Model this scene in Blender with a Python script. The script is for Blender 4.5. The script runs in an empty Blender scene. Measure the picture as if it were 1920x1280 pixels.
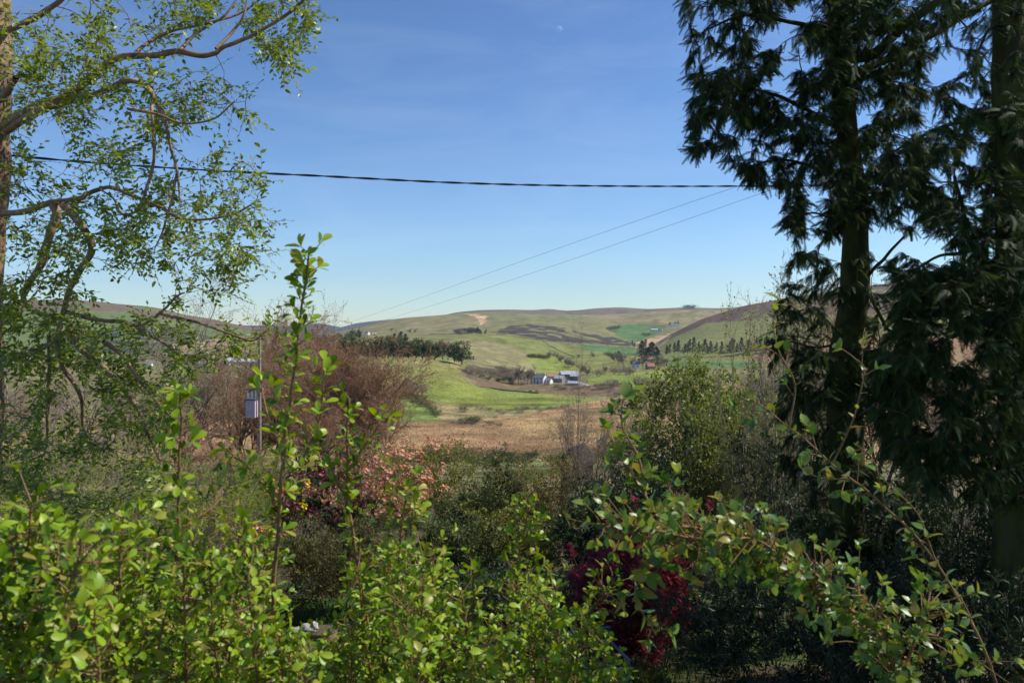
import bpy, math, random
import numpy as np

# ------------------------------------------------------------------ camera, sky, sun, exposure
F = 28.0 / 36.0 * 1920.0          # focal length in pixels of the 1920 px wide photograph
HY = 610.0                        # horizon row
def P(px, py, Y):                 # photograph pixel + distance ahead -> point
    return np.array([(px - 960.0) / F * Y, Y, (HY - py) / F * Y])

scene = bpy.context.scene
col = scene.collection
cam_d = bpy.data.cameras.new('camera'); cam = bpy.data.objects.new('camera', cam_d); col.objects.link(cam)
cam.location = (0, 0, 0); cam.rotation_euler = (math.radians(90), 0, 0)
cam_d.lens = 28; cam_d.sensor_width = 36; cam_d.shift_y = (HY - 640.0) / 1920.0
cam_d.clip_start = 0.05; cam_d.clip_end = 60000
cam_d.dof.use_dof = True; cam_d.dof.focus_distance = 14.0; cam_d.dof.aperture_fstop = 7.1
scene.camera = cam

SUN_AZ, SUN_EL = math.radians(82), math.radians(49)      # azimuth measured from straight ahead towards the right
sdir = np.array([math.sin(SUN_AZ) * math.cos(SUN_EL), math.cos(SUN_AZ) * math.cos(SUN_EL), math.sin(SUN_EL)])
world = bpy.data.worlds.new('World'); scene.world = world; world.use_nodes = True
wt = world.node_tree; wt.nodes.clear()
w_out = wt.nodes.new('ShaderNodeOutputWorld'); w_bg = wt.nodes.new('ShaderNodeBackground')
w_sky = wt.nodes.new('ShaderNodeTexSky'); w_sky.sky_type = 'NISHITA'; w_sky.sun_disc = False
w_sky.sun_elevation = SUN_EL; w_sky.sun_rotation = SUN_AZ
w_sky.altitude = 150; w_sky.air_density = 1.0; w_sky.dust_density = 0.05; w_sky.ozone_density = 1.6
w_bg.inputs['Strength'].default_value = 0.11
# thin cirrus: wide streaks of slightly whiter sky
w_tc = wt.nodes.new('ShaderNodeTexCoord'); w_map = wt.nodes.new('ShaderNodeMapping')
w_map.inputs['Scale'].default_value = (1.6, 1.0, 7.0); w_map.inputs['Rotation'].default_value = (0.0, 0.25, 0.0)
w_no = wt.nodes.new('ShaderNodeTexNoise'); w_no.inputs['Scale'].default_value = 2.2; w_no.inputs['Detail'].default_value = 7
w_no.inputs['Roughness'].default_value = 0.62; w_no.inputs['Distortion'].default_value = 0.6
w_rp = wt.nodes.new('ShaderNodeValToRGB'); w_rp.color_ramp.elements[0].position = 0.42; w_rp.color_ramp.elements[1].position = 0.95
w_rp.color_ramp.elements[1].color = (0.15, 0.15, 0.15, 1)
w_mx = wt.nodes.new('ShaderNodeMixRGB'); w_mx.inputs[2].default_value = (7.5, 8.6, 9.8, 1)
L = wt.links.new
L(w_tc.outputs['Generated'], w_map.inputs['Vector']); L(w_map.outputs[0], w_no.inputs['Vector']); L(w_no.outputs['Fac'], w_rp.inputs[0])
def w_scale(src, c):
    n = wt.nodes.new('ShaderNodeMixRGB'); n.blend_type = 'MULTIPLY'; n.inputs[0].default_value = 1; n.inputs[2].default_value = (*c, 1); L(src, n.inputs[1]); return n.outputs[0]
w_gm = wt.nodes.new('ShaderNodeGamma'); w_gm.inputs[1].default_value = 1.22          # clearer, deeper blue air overhead than at the horizon
L(w_scale(w_sky.outputs[0], (.12, .12, .12)), w_gm.inputs[0]); w_tint = w_scale(w_gm.outputs[0], (6.6, 8.15, 9.9))
L(w_rp.outputs[0], w_mx.inputs[0]); L(w_tint, w_mx.inputs[1]); L(w_mx.outputs[0], w_bg.inputs['Color']); L(w_bg.outputs[0], w_out.inputs['Surface'])

sun_d = bpy.data.lights.new('sun', 'SUN'); sun = bpy.data.objects.new('sun', sun_d); col.objects.link(sun)
sun_d.energy = 5.0; sun_d.angle = math.radians(0.53); sun_d.color = (1.0, 0.94, 0.84)
sun.rotation_euler = (math.pi / 2 - SUN_EL, 0, math.pi - SUN_AZ)
vs = scene.view_settings; vs.view_transform = 'Standard'; vs.look = 'None'; vs.exposure = 0.25; vs.gamma = 1.0; vs.use_curve_mapping = False
scene.cycles.max_bounces = 6; scene.cycles.diffuse_bounces = 3; scene.cycles.glossy_bounces = 2
scene.cycles.transmission_bounces = 4; scene.cycles.transparent_max_bounces = 8; scene.cycles.volume_bounces = 0
try: scene.cycles.use_denoising = True
except Exception: pass

# ------------------------------------------------------------------ helpers
def mesh(name, V, faces, mat=None, var=None, colr=None, smooth=True):
    """faces: one (m,k) array or a list of them"""
    if not isinstance(faces, list): faces = [faces]
    faces = [np.asarray(f, dtype=np.int32) for f in faces if len(f)]
    me = bpy.data.meshes.new(name)
    V = np.asarray(V, dtype=np.float32)
    me.vertices.add(len(V)); me.vertices.foreach_set('co', V.ravel())
    loops = np.concatenate([f.ravel() for f in faces]); tot = np.concatenate([np.full(len(f), f.shape[1], np.int32) for f in faces])
    st = np.concatenate([[0], np.cumsum(tot)[:-1]]).astype(np.int32)
    me.loops.add(len(loops)); me.loops.foreach_set('vertex_index', loops)
    me.polygons.add(len(tot)); me.polygons.foreach_set('loop_start', st)
    me.polygons.foreach_set('use_smooth', np.full(len(tot), smooth, dtype=bool))
    me.update(calc_edges=True)
    if var is not None:
        a = me.attributes.new('var', 'FLOAT', 'POINT'); a.data.foreach_set('value', np.asarray(var, dtype=np.float32))
    if colr is not None:
        a = me.attributes.new('col', 'FLOAT_COLOR', 'POINT')
        c = np.ones((len(V), 4), np.float32); c[:, :3] = colr; a.data.foreach_set('color', c.ravel())
    if mat: me.materials.append(mat)
    return me

def obj(name, me, parent=None, loc=None, kind=None):
    o = bpy.data.objects.new(name, me); col.objects.link(o)
    if parent is not None: o.parent = parent
    if loc is not None: o.location = loc
    if kind: o['kind'] = kind
    return o

def thing(name, label, cat, loc=(0, 0, 0), group=None, rotz=0):
    o = bpy.data.objects.new(name, None); col.objects.link(o); o.empty_display_size = 0.2
    o.location = tuple(float(v) for v in loc); o.rotation_euler = (0, 0, rotz); o['label'] = label; o['category'] = cat
    if group: o['group'] = group
    return o

def nrm(a):
    return a / np.maximum(np.linalg.norm(a, axis=-1, keepdims=True), 1e-9)

def tubes(pts, rad, sides=5):
    """pts (n,k,3), rad (n,k) -> open tapered tubes"""
    pts = np.asarray(pts, float); rad = np.asarray(rad, float)
    n, k, _ = pts.shape
    t = nrm(np.gradient(pts, axis=1))
    ref = np.where(np.abs(t[:, :1, 2:3]) > 0.8, np.array([1.0, 0, 0]), np.array([0, 0, 1.0]))
    u = nrm(np.cross(t, np.broadcast_to(ref, t.shape))); v = np.cross(t, u)
    a = np.arange(sides) / sides * 2 * math.pi
    V = pts[:, :, None, :] + rad[:, :, None, None] * (np.cos(a)[None, None, :, None] * u[:, :, None, :] + np.sin(a)[None, None, :, None] * v[:, :, None, :])
    idx = np.arange(n * k * sides).reshape(n, k, sides)
    A = idx[:, :-1]; B = idx[:, 1:]
    Fq = np.stack([A, np.roll(A, -1, 2), np.roll(B, -1, 2), B], -1).reshape(-1, 4)
    return V.reshape(-1, 3), Fq

def join(parts):
    """[(V,F)] -> V, [F...] with matching k merged"""
    off = 0; Vs = []; Fs = {}
    for V, fs in parts:
        if not isinstance(fs, list): fs = [fs]
        for f in fs: Fs.setdefault(f.shape[1], []).append(f + off)
        Vs.append(V); off += len(V)
    return np.concatenate(Vs), [np.concatenate(f) for f in Fs.values()]

def catmull(pts, n):
    pts = np.asarray(pts, float)
    p = np.vstack([2 * pts[0] - pts[1], pts, 2 * pts[-1] - pts[-2]])
    t = np.linspace(0, len(pts) - 1 - 1e-6, n); i = t.astype(int); f = (t - i)[:, None]
    a, b, c, d = p[i], p[i + 1], p[i + 2], p[i + 3]
    return 0.5 * (2 * b + (c - a) * f + (2 * a - 5 * b + 4 * c - d) * f ** 2 + (3 * b - a - 3 * c + d) * f ** 3)

def leaf_tmpl(ts, ws, fold=0.25, curl=0.15):
    ts = np.array(ts); ws = np.array(ws); n = len(ts); V = []
    for t, w in zip(ts, ws):
        z = -curl * t * t
        V += [(-w / 2, t, z + fold * w / 2), (0, t, z), (w / 2, t, z + fold * w / 2)]
    Fq = []
    for i in range(n - 1):
        a = 3 * i
        Fq += [(a, a + 1, a + 4, a + 3), (a + 1, a + 2, a + 5, a + 4)]
    return np.array(V, float), np.array(Fq, np.int32)

LEAF_OBOV = leaf_tmpl([0, .12, .3, .5, .7, .88, .97, 1], [.03, .09, .25, .42, .50, .40, .18, .02], .2, .2)
LEAF_OVAL = leaf_tmpl([0, .06, .18, .38, .6, .8, .93, 1], [.03, .2, .44, .60, .56, .34, .13, .01], .14, .2)
LEAF_LONG = leaf_tmpl([0, .25, .6, 1], [.03, .24, .22, .02], .3, .25)
LEAF_TINY = (np.array([(0, 0, 0), (.3, .5, .06), (0, 1, -.06), (-.3, .5, .06)], float), np.array([(0, 1, 2, 3)], np.int32))
LEAF_FINE = (np.array([(0, 0, 0), (.11, .5, .03), (0, 1, -.03), (-.11, .5, .03)], float), np.array([(0, 1, 2, 3)], np.int32))
def frond_tmpl(n=15, w=.24, droop=.30):
    V = []; T = []
    ax = lambda t: np.array([0, t, -droop * t * t])
    V += [(-.012, 0, 0), (.012, 0, 0), (0, 1, -droop)]; T.append((0, 1, 2))
    for i in range(n):
        t = .06 + .9 * i / n; ln = w * (1 - .75 * t) * (0.8 + .4 * ((i * 7) % 5) / 5)
        for s in (-1, 1):
            b = len(V); p = ax(t); q = ax(min(1, t + .052))
            tip = p + np.array([s * ln, ln * .75, -.18 * ln])
            V += [tuple(p), tuple(q), tuple(tip)]; T.append((b, b + 1, b + 2))
    return np.array(V, float), np.array(T, np.int32)
FROND = frond_tmpl()
def star_tmpl(k=7):
    V = [(0, 0, 0)]; T = []
    for i in range(k):
        a = (i - (k - 1) / 2) * 0.62; ln = 1 - .32 * abs(i - (k - 1) / 2) / ((k - 1) / 2)
        d = np.array([math.sin(a), math.cos(a), 0]); s = np.array([d[1], -d[0], 0]); b = len(V)
        V += [tuple(d * ln * .45 + s * .07), tuple(d * ln + np.array([0, 0, -.25])), tuple(d * ln * .45 - s * .07)]
        T += [(0, b, b + 1), (0, b + 1, b + 2)]
    return np.array(V, float), np.array(T, np.int32)
STAR = star_tmpl()
def flower_tmpl():
    V = [(0, 0, 0)]; T = []
    for i in range(5):
        a = i * 2 * math.pi / 5; d = np.array([math.cos(a), math.sin(a), 0]); e = np.array([-d[1], d[0], 0]); b = len(V)
        V += [tuple(d * .3 + e * .28 + np.array([0, 0, .3])), tuple(d * .62 + np.array([0, 0, .42])), tuple(d * .3 - e * .28 + np.array([0, 0, .3]))]
        T += [(0, b, b + 1), (0, b + 1, b + 2)]
    return np.array(V, float), np.array(T, np.int32)
FLOWER = flower_tmpl()

def place(tm, O, D, N, S):
    Vt, Ft = tm
    O = np.asarray(O, float); D = nrm(np.asarray(D, float)); N = np.asarray(N, float); n = len(O)
    X = nrm(np.cross(D, N)); Z = np.cross(X, D); S = np.broadcast_to(S, (n,))[:, None, None]
    V = O[:, None, :] + S * (Vt[None, :, 0:1] * X[:, None] + Vt[None, :, 1:2] * D[:, None] + Vt[None, :, 2:3] * Z[:, None])
    Fq = (Ft[None] + (np.arange(n) * len(Vt))[:, None, None]).reshape(-1, Ft.shape[1])
    return V.reshape(-1, 3), Fq

def rand_unit(rng, n):
    return nrm(rng.normal(size=(n, 3)))

def foliage(parent, org, tm, O, D, N, S, mat, rng, name='foliage', nobj=0, near=None, var=None, leafname='leaf'):
    """leaves of one plant: the nobj that show largest become single leaf objects, the rest one part"""
    n = len(O); S = np.broadcast_to(S, (n,)).astype(float); org = np.asarray(org, float)
    if var is None: var = rng.random(n)
    rest = np.ones(n, bool)
    if nobj:
        px = np.asarray(O)[:, 0] / np.asarray(O)[:, 1] * F + 960; py = HY - np.asarray(O)[:, 2] / np.asarray(O)[:, 1] * F
        inside = (px > 5) & (px < 1915) & (py > 5) & (py < 1275)
        face = np.abs((nrm(np.asarray(N)) * nrm(np.asarray(O))).sum(1)) * .7 + .3
        size = np.where(inside, S / np.asarray(O)[:, 1] * face, 0)
        pick = np.argsort(-size)[:nobj]; pick = pick[size[pick] > 0]; rest[pick] = False
        variants = []
        for k in range(6):
            Vt, Ft = tm; Vk = Vt.copy(); Vk[:, 2] *= (.6 + .25 * k); Vk[:, 0] *= (.85 + .06 * k)
            variants.append(mesh(leafname, Vk, Ft, mat, var=np.full(len(Vt), (k + .5) / 6)))
        from mathutils import Matrix
        Dn = nrm(np.asarray(D, float)); X = nrm(np.cross(Dn, N)); Z = np.cross(X, Dn)
        for i in pick:
            o = bpy.data.objects.new(leafname, variants[int(var[i] * 5.999)]); col.objects.link(o); o.parent = parent
            s = S[i]; p = np.asarray(O)[i] - org
            M = Matrix(((X[i, 0] * s, Dn[i, 0] * s, Z[i, 0] * s, p[0]), (X[i, 1] * s, Dn[i, 1] * s, Z[i, 1] * s, p[1]), (X[i, 2] * s, Dn[i, 2] * s, Z[i, 2] * s, p[2]), (0, 0, 0, 1)))
            o.matrix_basis = M
    r = np.where(rest)[0]
    if len(r):
        V, Fq = place(tm, np.asarray(O)[r] - org, np.asarray(D)[r], np.asarray(N)[r], S[r])
        return obj(name, mesh(name, V, Fq, mat, var=np.repeat(np.asarray(var)[r], len(tm[0]))), parent, kind='stuff')

# ------------------------------------------------------------------ materials
def new_mat(name):
    m = bpy.data.materials.new(name); m.use_nodes = True; nt = m.node_tree; nt.nodes.clear()
    out = nt.nodes.new('ShaderNodeOutputMaterial'); return m, nt, out

def leaf_mat(name, cols, trans=0.35, rough=0.45, tcol=None, spec=0.4):
    m, nt, out = new_mat(name); N = nt.nodes.new; K = nt.links.new
    at = N('ShaderNodeAttribute'); at.attribute_name = 'var'
    rp = N('ShaderNodeValToRGB'); e = rp.color_ramp.elements
    e[0].color = (*cols[0], 1); e[1].color = (*cols[-1], 1)
    for i, c in enumerate(cols[1:-1]):
        x = e.new((i + 1) / (len(cols) - 1)); x.color = (*c, 1)
    K(at.outputs['Fac'], rp.inputs[0])
    ge = N('ShaderNodeNewGeometry'); no = N('ShaderNodeTexNoise'); no.inputs['Scale'].default_value = 9.0; no.inputs['Detail'].default_value = 3
    K(ge.outputs['Position'], no.inputs['Vector'])
    mr = N('ShaderNodeMapRange'); mr.inputs[1].default_value = .25; mr.inputs[2].default_value = .75; mr.inputs[3].default_value = .72; mr.inputs[4].default_value = 1.25
    K(no.outputs['Fac'], mr.inputs[0])
    hs = N('ShaderNodeHueSaturation'); K(rp.outputs[0], hs.inputs['Color']); K(mr.outputs[0], hs.inputs['Value'])
    pb = N('ShaderNodeBsdfPrincipled'); K(hs.outputs[0], pb.inputs['Base Color']); pb.inputs['Roughness'].default_value = rough
    pb.inputs['Specular IOR Level'].default_value = spec
    tr = N('ShaderNodeBsdfTranslucent'); h2 = N('ShaderNodeHueSaturation'); h2.inputs['Saturation'].default_value = 1.1; h2.inputs['Value'].default_value = 1.7; h2.inputs['Hue'].default_value = .488
    K(hs.outputs[0], h2.inputs['Color']); K(h2.outputs[0], tr.inputs['Color'])
    mx = N('ShaderNodeMixShader'); mx.inputs[0].default_value = trans
    K(pb.outputs[0], mx.inputs[1]); K(tr.outputs[0], mx.inputs[2]); K(mx.outputs[0], out.inputs['Surface'])
    return m

def rough_mat(name, c1, c2, scale=8, rough=.85, bump=.3, stretch=(1, 1, 1), spec=.2, c3=None, coord='Object', detail=6):
    m, nt, out = new_mat(name); N = nt.nodes.new; K = nt.links.new
    tc = N('ShaderNodeTexCoord'); mp = N('ShaderNodeMapping'); mp.inputs['Scale'].default_value = stretch
    K(tc.outputs[coord], mp.inputs['Vector'])
    no = N('ShaderNodeTexNoise'); no.inputs['Scale'].default_value = scale; no.inputs['Detail'].default_value = detail; no.inputs['Roughness'].default_value = .65
    K(mp.outputs[0], no.inputs['Vector'])
    rp = N('ShaderNodeValToRGB'); rp.color_ramp.elements[0].position = .32; rp.color_ramp.elements[1].position = .68
    rp.color_ramp.elements[0].color = (*c1, 1); rp.color_ramp.elements[1].color = (*c2, 1)
    if c3: x = rp.color_ramp.elements.new(.55); x.color = (*c3, 1)
    K(no.outputs['Fac'], rp.inputs[0])
    pb = N('ShaderNodeBsdfPrincipled'); K(rp.outputs[0], pb.inputs['Base Color']); pb.inputs['Roughness'].default_value = rough; pb.inputs['Specular IOR Level'].default_value = spec
    if bump:
        bp = N('ShaderNodeBump'); bp.inputs['Strength'].default_value = bump; bp.inputs['Distance'].default_value = .02
        K(no.outputs['Fac'], bp.inputs['Height']); K(bp.outputs[0], pb.inputs['Normal'])
    K(pb.outputs[0], out.inputs['Surface'])
    return m

def ground_mat(name, s1=.12, s2=.9, amp=.35, bump=1.0):
    """albedo comes from the 'col' attribute (what grows there), noise gives tussocks and grain"""
    m, nt, out = new_mat(name); N = nt.nodes.new; K = nt.links.new
    at = N('ShaderNodeAttribute'); at.attribute_name = 'col'
    ge = N('ShaderNodeNewGeometry')
    n1 = N('ShaderNodeTexNoise'); n1.inputs['Scale'].default_value = s1; n1.inputs['Detail'].default_value = 8; n1.inputs['Roughness'].default_value = .7
    n2 = N('ShaderNodeTexNoise'); n2.inputs['Scale'].default_value = s2; n2.inputs['Detail'].default_value = 5
    K(ge.outputs['Position'], n1.inputs['Vector']); K(ge.outputs['Position'], n2.inputs['Vector'])
    ad = N('ShaderNodeMath'); ad.operation = 'ADD'; K(n1.outputs['Fac'], ad.inputs[0]); K(n2.outputs['Fac'], ad.inputs[1])
    mr = N('ShaderNodeMapRange'); mr.inputs[1].default_value = .65; mr.inputs[2].default_value = 1.35; mr.inputs[3].default_value = 1 - amp; mr.inputs[4].default_value = 1 + amp
    K(ad.outputs[0], mr.inputs[0])
    n3 = N('ShaderNodeTexNoise'); n3.inputs['Scale'].default_value = s1 * .3; n3.inputs['Detail'].default_value = 4; K(ge.outputs['Position'], n3.inputs['Vector'])
    m3 = N('ShaderNodeMapRange'); m3.inputs[1].default_value = .3; m3.inputs[2].default_value = .7; m3.inputs[3].default_value = .482; m3.inputs[4].default_value = .518; K(n3.outputs['Fac'], m3.inputs[0])
    hs = N('ShaderNodeHueSaturation'); K(at.outputs['Color'], hs.inputs['Color']); K(mr.outputs[0], hs.inputs['Value']); K(m3.outputs[0], hs.inputs['Hue'])
    pb = N('ShaderNodeBsdfPrincipled'); K(hs.outputs[0], pb.inputs['Base Color']); pb.inputs['Roughness'].default_value = .95; pb.inputs['Specular IOR Level'].default_value = .1
    bp = N('ShaderNodeBump'); bp.inputs['Strength'].default_value = .5; bp.inputs['Distance'].default_value = bump
    K(ad.outputs[0], bp.inputs['Height']); K(bp.outputs[0], pb.inputs['Normal'])
    K(pb.outputs[0], out.inputs['Surface'])
    return m

# ------------------------------------------------------------------ terrain
def vnoise(seed, shape, cells):
    """smooth value noise on a grid"""
    r = np.random.default_rng(seed); g = r.random((cells[0] + 3, cells[1] + 3))
    a = np.linspace(0, cells[0], shape[0]); b = np.linspace(0, cells[1], shape[1])
    i = a.astype(int); j = b.astype(int); u = (a - i)[:, None]; v = (b - j)[None]
    u = u * u * (3 - 2 * u); v = v * v * (3 - 2 * v)
    g00 = g[np.ix_(i, j)]; g10 = g[np.ix_(i + 1, j)]; g01 = g[np.ix_(i, j + 1)]; g11 = g[np.ix_(i + 1, j + 1)]
    return (g00 * (1 - u) + g10 * u) * (1 - v) + (g01 * (1 - u) + g11 * u) * v - .5

def gsmooth(A, s, axis):
    r = int(3 * s); k = np.exp(-.5 * (np.arange(-r, r + 1) / s) ** 2); k /= k.sum()
    pad = [(0, 0), (0, 0)]; pad[axis] = (r, r); B = np.pad(A, pad, mode='edge')
    return np.apply_along_axis(lambda m: np.convolve(m, k, mode='valid'), axis, B)

def inpoly(px, py, poly):
    c = np.zeros(px.shape, bool); n = len(poly)
    for i in range(n):
        x1, y1 = poly[i]; x2, y2 = poly[(i + 1) % n]
        if y1 == y2: continue
        c ^= ((y1 > py) != (y2 > py)) & (px < (x2 - x1) * (py - y1) / (y2 - y1) + x1)
    return c

def heightfield(rows, xr, nx, ny, sx=2, sy=3, noise=1.2, seed=0):
    """rows: [(Y, [(px,py)...])]. Returns px (nx), Y (ny), py grid (ny,nx)"""
    xs = np.linspace(xr[0], xr[1], nx); Ys = np.array([r[0] for r in rows], float)
    R = np.array([np.interp(xs, [p[0] for p in r[1]], [p[1] for p in r[1]]) for r in rows])
    t = np.linspace(0, len(rows) - 1, ny); i = np.minimum(t.astype(int), len(rows) - 2); f = (t - i)
    Y = np.exp(np.log(Ys[i]) * (1 - f) + np.log(Ys[i + 1]) * f)
    G = R[i] * (1 - f)[:, None] + R[i + 1] * f[:, None]
    G = gsmooth(gsmooth(G, sx, 1), sy, 0)
    sh = G.shape
    G = G + noise * (vnoise(seed, sh, (ny // 12, nx // 22)) * 1.3 + vnoise(seed + 1, sh, (ny // 5, nx // 9)) * .6 + vnoise(seed + 9, sh, (max(2, ny // 22), max(2, nx // 46))) * 1.0)
    return xs, Y, G

def terrain(name, rows, xr, nx, ny, colour, mat, label=None, **kw):
    xs, Y, G = heightfield(rows, xr, nx, ny, **kw)
    PX, YY = np.meshgrid(xs, Y)
    V = np.stack([(PX - 960) / F * YY, YY, (HY - G) / F * YY], -1).reshape(-1, 3)
    idx = np.arange(nx * ny).reshape(ny, nx)
    Fq = np.stack([idx[:-1, :-1], idx[:-1, 1:], idx[1:, 1:], idx[1:, :-1]], -1).reshape(-1, 4)
    C = colour(PX, G, YY)
    o = obj(name, mesh(name, V, Fq, mat, colr=C.reshape(-1, 3)), kind='structure')
    return xs, Y, G

M_far = ground_mat('hill_turf', .02, .15, .35, 4.0)
M_valley = ground_mat('valley_turf', .06, .6, .62, 1.0)

def paint(PX, PY, base, regs, seed):
    C = np.empty(PX.shape + (3,)); C[:] = base
    ny, nx = PX.shape
    jx = vnoise(seed, PX.shape, (ny // 3, nx // 4)) * 6 + vnoise(seed + 5, PX.shape, (ny // 2, nx // 2)) * 4
    jy = vnoise(seed + 1, PX.shape, (ny // 3, nx // 4)) * 2.5 + vnoise(seed + 6, PX.shape, (ny // 2, nx // 2)) * 1.5
    tn = vnoise(seed + 2, PX.shape, (ny // 2, nx // 5)) + .7 * vnoise(seed + 3, PX.shape, (ny // 4, nx // 14))
    for poly, c, cover in regs:
        m = inpoly(PX + jx, PY + jy, poly)
        if cover < 1: m &= tn < (cover - .5) * .9
        C[m] = np.array(c) * (1 + .12 * tn[m])[:, None]
    return C

OLIVE = (.175, .165, .07); PALE = (.215, .188, .09); GREEN = (.19, .22, .048); LGREEN = (.175, .185, .055); MOOR = (.285, .185, .088)
DGREEN = (.085, .155, .05); HEATH = (.062, .052, .04); SCRUB = (.13, .105, .06); TAN = (.46, .30, .19)
valley_regs = [
    ([(560, 660), (590, 640), (640, 622), (720, 612), (800, 622), (900, 618), (930, 600), (840, 588), (740, 592), (640, 614), (560, 634)], PALE, .6),
    ([(780, 632), (900, 626), (960, 628), (1010, 638), (1080, 650), (1180, 668), (1200, 690), (1100, 700), (1060, 690), (1000, 672), (940, 655), (880, 636)], LGREEN, 1),
    ([(870, 634), (960, 650), (1010, 672), (990, 700), (900, 690), (870, 660)], PALE, 1),
    ([(1075, 643), (1190, 652), (1200, 668), (1150, 664), (1100, 656)], DGREEN, 1),
    ([(1138, 614), (1180, 608), (1250, 610), (1235, 625), (1190, 640), (1160, 632)], DGREEN, 1),
    ([(980, 674), (1040, 668), (1085, 690), (1100, 700), (1060, 706), (1020, 702)], GREEN, 1),
    ([(1095, 703), (1250, 694), (1270, 722), (1110, 726)], GREEN, 1),
    ([(1250, 670), (1420, 660), (1420, 690), (1260, 690)], DGREEN, 1),
    ([(1020, 570), (1160, 578), (1350, 570), (1400, 575), (1380, 600), (1250, 606), (1120, 600)], (.245, .195, .105), .62),
    ([(930, 626), (945, 614), (985, 608), (1050, 612), (1085, 624), (1150, 632), (1185, 642), (1180, 650), (1120, 645), (1050, 640), (985, 632)], HEATH, .62),
    ([(930, 622), (960, 610), (1040, 612), (1040, 622), (980, 620), (1000, 630), (1150, 640), (1170, 648), (1060, 641), (990, 634)], HEATH, .8),
    ([(850, 618), (880, 614), (900, 618), (905, 626), (856, 627)], HEATH, .7),
    ([(868, 588), (896, 589), (914, 594), (910, 604), (903, 609), (898, 600), (890, 593)], TAN, .9),
    ([(1190, 642), (1225, 632), (1255, 624), (1250, 634), (1240, 650), (1215, 650)], TAN, .8),
    ([(560, 700), (660, 672), (740, 664), (800, 664), (856, 672), (884, 690), (850, 700), (880, 716), (820, 722), (700, 724), (560, 730)], LGREEN, 1),
    ([(740, 664), (800, 664), (856, 672), (880, 690), (800, 688), (740, 684)], (.25, .225, .085), .55),
    ([(858, 690), (900, 682), (1010, 700), (1000, 718), (940, 722), (885, 714)], SCRUB, .72),
    ([(880, 716), (1000, 716), (1110, 722), (1250, 716), (1300, 726), (1200, 742), (1090, 744), (1000, 736), (900, 726)], (.165, .115, .066), .9),
    ([(740, 716), (800, 712), (850, 714), (905, 726), (1000, 737), (1100, 744), (1112, 750), (1060, 760), (970, 769), (880, 762), (800, 752), (740, 760)], GREEN, 1),
    ([(740, 752), (790, 745), (830, 790), (740, 796)], (.15, .20, .05), 1),
    ([(800, 752), (880, 762), (970, 770), (960, 782), (900, 790), (830, 792)], (.27, .22, .10), .9),
    ([(-900, 742), (700, 800), (760, 790), (870, 792), (960, 780), (1060, 762), (1115, 750), (1215, 740), (1300, 720), (2900, 690), (2900, 1000), (-900, 1000)], MOOR, 1),
    ([(1050, 764), (1130, 752), (1220, 742), (1220, 775), (1060, 782)], (.17, .125, .066), .6),
    ([(780, 846), (900, 838), (960, 850), (1090, 834), (1090, 846), (960, 862), (800, 860)], (.12, .09, .05), .6),
    ([(850, 862), (940, 858), (1000, 850), (1095, 842), (1160, 850), (1160, 874), (850, 876)], (.17, .20, .06), .75),
    ([(-900, 872), (2900, 872), (2900, 1100), (-900, 1100)], (.12, .12, .05), 1),
]
def c_valley(PX, PY, YY):
    C = paint(PX, PY, OLIVE, valley_regs, 11)
    m = (PY > 745) & (YY < 520)                              # streaks of rush and bog in the moor grass
    n = vnoise(41, PX.shape, (90, 26)) + .6 * vnoise(42, PX.shape, (180, 90))
    n2 = vnoise(43, PX.shape, (120, 200)) + .8 * vnoise(44, PX.shape, (160, 420))                    # bracken, rushes and bare patches on the hill
    C = np.where((YY > 650)[..., None], C * (1 + .42 * n2[..., None]), C)
    return np.where(m[..., None], C * (1 + .75 * n[..., None]), C)
W = lambda y: [(-900, y), (2900, y)]
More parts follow.
